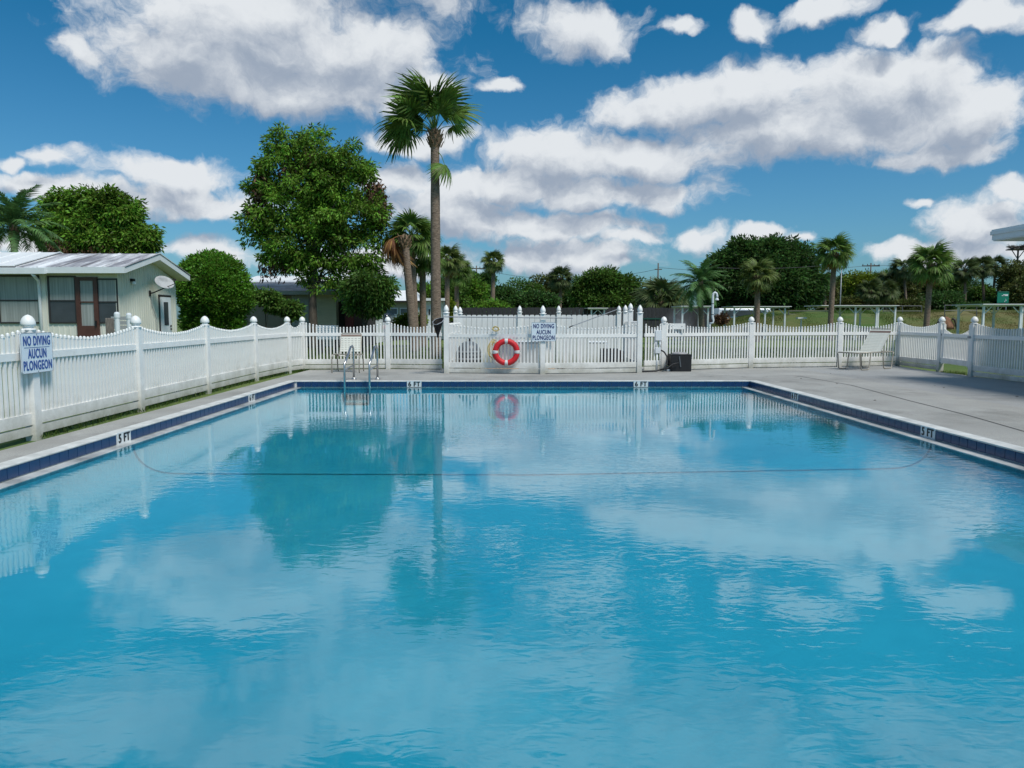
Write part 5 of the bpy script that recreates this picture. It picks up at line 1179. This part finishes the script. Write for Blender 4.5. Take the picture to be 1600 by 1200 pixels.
# pipe frames
def pipe_frame(label, x0, x1, y0, y1, Y, n=1):
    A = at(x0,y0,Y); t = thing('pipe_railing', label, 'railing', (A.x,Y,0), 0, 'grey pipe railings on the berm')
    def q(px, py): v = at(px,py,Y); return Vector((v.x-A.x,0,v.z))
    for px in np.linspace(x0,x1,n+1): MB().tube([q(px,y0), q(px,y1+12)], .035, 6).build('upright', 'oldpipe', t)
    for py in (y0, (y0+y1)/2+1): MB().tube([q(x0,py), q(x1,py)], .035, 6).build('bar', 'oldpipe', t)
pipe_frame('grey pipe railing between the brown stump and green road sign', 1476, 1526, 477, 492, 62)
pipe_frame('longer grey pipe railing left of the stout palm', 1232, 1300, 486, 494, 63)
pipe_frame('grey pipe railing behind the long pergola', 1380, 1440, 478, 492, 64, 2)
# stump
p = at(1477,497,58); b = MB(); rngs = random.Random(3)
b.lathe([(.85,-.2),(.80,.25),(.66,.6),(.5,.85),(.25,.98),(.02,1.0)], seg=14)
b.v = [(x*(1+rngs.uniform(-.15,.15)), y*.7*(1+rngs.uniform(-.15,.15)), z*(1+rngs.uniform(-.1,.1))) for x,y,z in b.v]
t = thing('tree_stump', 'brown ragged stump with dark arching roots on the grass beyond the gate', 'stump', (p.x,58,p.z-.75))
t.scale = (.8,.8,.8); b.build('stump_body', 'stump', t, smooth=True)
for k, (x0, x1) in enumerate(((-.4,-1.2),(.5,.95),(-.2,-.9))): MB().tube([(x0,-.3,.9),((x0+x1)/2,-.4,.75),(x1,-.4,-.2)], [.14,.12,.05], 7).build('root', 'black' if k != 1 else 'bark', t, smooth=True)
# green road sign
p = at(1567,465,66)
t = thing('road_sign', 'green road sign with white markings above the right pergola', 'road sign', (p.x,66,1.6))
w_ = 18*66/F; b = MB().box((-w_/2,-.03,p.z-1.6-w_/2),(w_/2,.03,p.z-1.6+w_/2*1.02)).build('panel', 'green', t, bevel=.02)
for (x, z, a, c) in ((.2,.22,.22,.14),(.0,.17,.14,.06)): MB().box((x-a,-.045,p.z-1.6+z-c/2),(x+a,-.031,p.z-1.6+z+c/2)).build('marking', 'white', t)
MB().tube([(.12,-.04,p.z-1.6-.4),(.22,-.04,p.z-1.6-.25),(.20,-.04,p.z-1.6-.1),(.30,-.04,p.z-1.6-.3)], .025, 5).build('marking', 'white', t)
for s in (-1,1):
    for z in (-.47,.47): MB().box((-w_/2+.02,-.040,p.z-1.6+z-.012),(w_/2-.02,-.031,p.z-1.6+z+.012)).build('border', 'white', t)
    MB().tube([(s*w_*.35,.06,-.3),(s*w_*.35,.06,p.z-1.6+.3)], .05, 8).build('post', 'galv', t)
# utility poles
def pole(label, px, ytop, Y, kind_, r=.14):
    A = at(px,ytop,Y); t = thing('utility_pole', label, 'utility pole', (A.x,Y,0), 0, 'utility poles beyond the park')
    MB().tube([(0,0,0),(0,0,A.z)], [r,r*.6], 10).build('mast', 'pole' if kind_ != 'light' else 'galv', t, smooth=True)
    if kind_ == 'cross': 
        MB().box((-1.3,-.08,A.z-.5),(1.3,.08,A.z-.35)).build('cross_arm', 'pole', t)
        for x in (-1.2,-.5,.5,1.2): MB().lathe([(.05,0),(.07,.1),(.04,.22)], (x,0,A.z-.35), 8).build('insulator', 'greydark', t)
    if kind_ == 'trans':
        MB().box((-.45,-.08,A.z-.9),(.5,.08,A.z-.78)).build('cross_arm', 'pole', t)
        for x in (-.55,0.35): MB().lathe([(.3,0),(.32,.05),(.32,.85),(.2,.95),(.001,.96)], (x,-.3,A.z-5.2), 12).build('transformer', 'siding3', t)
        MB().box((-.9,-.1,A.z-5.4),(.9,.1,A.z-5.25)).build('bracket_arm', 'pole', t)
        MB().tube([(.4,0,A.z-2),(.42,0,A.z-3.2)], .12, 8).build('fuse', 'greydark', t)
    if kind_ == 'nest':
        MB().box((-1.0,-.8,A.z-.12),(1.0,.8,A.z)).build('platform', 'pole', t); b = MB(); rr = random.Random(2)
        for i in range(160):
            a = rr.uniform(0,6.28); q_ = Vector((math.cos(a)*rr.uniform(.2,1.0), math.sin(a)*.8, A.z+rr.uniform(0,.35))); d = Vector((rr.uniform(-1,1),rr.uniform(-1,1),rr.uniform(-.3,.3))).normalized()*.45; b.tube([q_-d,q_+d], .02, 3)
        b.build('nest', 'bark', t)
        for s in (-1,1): MB().tube([(s*.8,0,A.z-.1),(0,0,A.z-1.2)], .05, 6).build('brace', 'pole', t)
    if kind_ == 'light': MB().tube([(0,0,A.z),(-.1,0,A.z+.1),(-.5,0,A.z+.12)], .05, 6).build('lamp_arm', 'galv', t)
    return Vector((A.x,Y,A.z))
a1 = pole('utility pole with twin transformers in the sky gap', 1028.5, 411, 100, 'trans')
a2 = pole('thinner utility pole left of the transformer pole', 1016.5, 432, 110, 'plain', .10)
a3 = pole('small cross armed utility pole left of the slender palm', 744.5, 415, 110, 'cross')
a4 = pole('cross armed utility pole above the right wood', 1361, 411, 110, 'cross')
a5 = pole('bird nest platform pole at the right edge', 1591, 389, 90, 'nest', .17)
a6 = pole('thin pale light pole right of the tall leaning palm', 1315, 420, 78, 'light', .07)
def wire(label, p, q, sag):
    t = thing('power_line', label, 'power line', p, 0, 'overhead power lines'); d = q-p
    MB().tube([Vector((d.x*f,d.y*f,d.z*f-sag*4*f*(1-f))) for f in [i/14 for i in range(15)]], .022, 4).build('cable', 'wire', t)
wire('upper power line from the transformer pole over the huge dark tree', a1-Vector((0,0,.6)), a4-Vector((0,0,.3)), .8)
wire('lower power line from the transformer pole over the huge dark tree', a1-Vector((0,0,2.2)), a4-Vector((0,0,1.6)), 1.0)
wire('power line from the cross armed pole to the right edge', a4-Vector((0,0,.3)), a4+Vector((60,-6,2.5)), 1.2)
wire('power line leading left from the transformer pole', a1-Vector((0,0,.8)), a3-Vector((0,0,.4)), 1.5)
wire('power line joining the two close poles', a1-Vector((0,0,3.5)), a2-Vector((0,0,.6)), .1)
wire('power line in front of the huge dark tree', at(1070,415,68), at(1300,414,68), .3)
# small white grill stand, shed under the dark tree
p = at(1252,498,50); t = thing('grill_stand', 'small white stand on the lawn right of the open pergola', 'stand', (p.x,50,0)); MB().tube([(0,0,0),(0,0,p.z)], .05, 8).build('stem', 'white', t); MB().box((-.3,-.2,p.z),(.3,.2,p.z+.1)).build('tray', 'white', t)
p = at(1163,478,66); t = thing('parked_van', 'pale vehicle shaded under the huge dark tree', 'vehicle', (p.x,66,.6)); MB().box((-2.4,0,.3),(2.6,2,p.z-.8),.15).build('body', 'carwhite', t, bevel=.1)
MB().box((-2.0,-.02,p.z-1.5),(2.0,0.02,p.z-1.0)).build('side_window', 'glassdark', t)
# picnic clutter: red brown mulch bush by shower
s0 = at(1128,500,36); tree('shrub', 'low red brown withered shrub right of the shower pipe', 'shrub', (s0.x,36,-.05), [(1128,499,11,6)], 36, 'dead', ncl=26, per=24, ln=.2, wd=.06, cr=.25, droop=.0, trunk_r=.03, seed=34, limbs=6)

# ------------------------------------------------------------------ clubhouse corner at right
e0 = at(1552,377,15.7)
t = thing('clubhouse', 'white building whose flat eave corner enters at the right edge', 'building', (e0.x,15.7,0)); zb = e0.z
MB().box((0,-14,zb),(8,0,zb+.02)).build('soffit', 'white', t)
MB().box((-.02,-14,zb+.021),(.02,.02,zb+.125)).build('fascia', 'white', t); MB().box((-.05,-14.02,zb+.126),(8,.05,zb+.21)).build('roof_edge', 'white', t, bevel=.01)
MB().box((.021,.0,zb+.021),(8,.02,zb+.125)).build('end_fascia', 'white', t)
MB().prism([(-.03,.03,zb+.211),(-.03,-14,zb+.211),(4,-14,zb+.9),(4,.03,zb+.9)], (0,0,.03)).build('roof', 'roofwhite', t)
MB().box((1.3,-16,-.05),(8,-.9,zb-.002)).build('wall', 'beige', t)
for y in (-3,-6.5,-10):
    wn = MB().box((1.25,y-.7,.9),(1.3,y+.7,2.1)).build('window', 'white', t); MB().box((1.235,y-.62,.98),(1.25,y+.62,2.02)).build('pane', 'glassdark', wn)

# few leaves on the deck
rngl = random.Random(5); lm = MB().poly([(0,0,0),(.03,.012,.012),(.06,0,.004),(.03,-.014,.01)]).mesh('fallen_leaf', 'bark')
WL = ['near the far picket post','beside its twin on the wide grey deck','close to another leaf on the wide grey deck','between joint and fence, alone','in front of the lounge chair','farthest to the right on the deck','at the crack by the pool corner','just beyond the crack by the pool corner']
for i, (px, py) in enumerate(((1299,584),(1460,603),(1473,606),(1364,626),(1340,590),(1586,620),(1250,592),(1310,600))):
    q_ = gr(px,py); o = place('fallen_leaf', lm, None, (q_.x,q_.y,.005), Quaternion((0,0,1), rngl.uniform(0,6))); tag(o, 'small dry brown leaf '+WL[i], 'leaf', 'dry leaves on the deck')
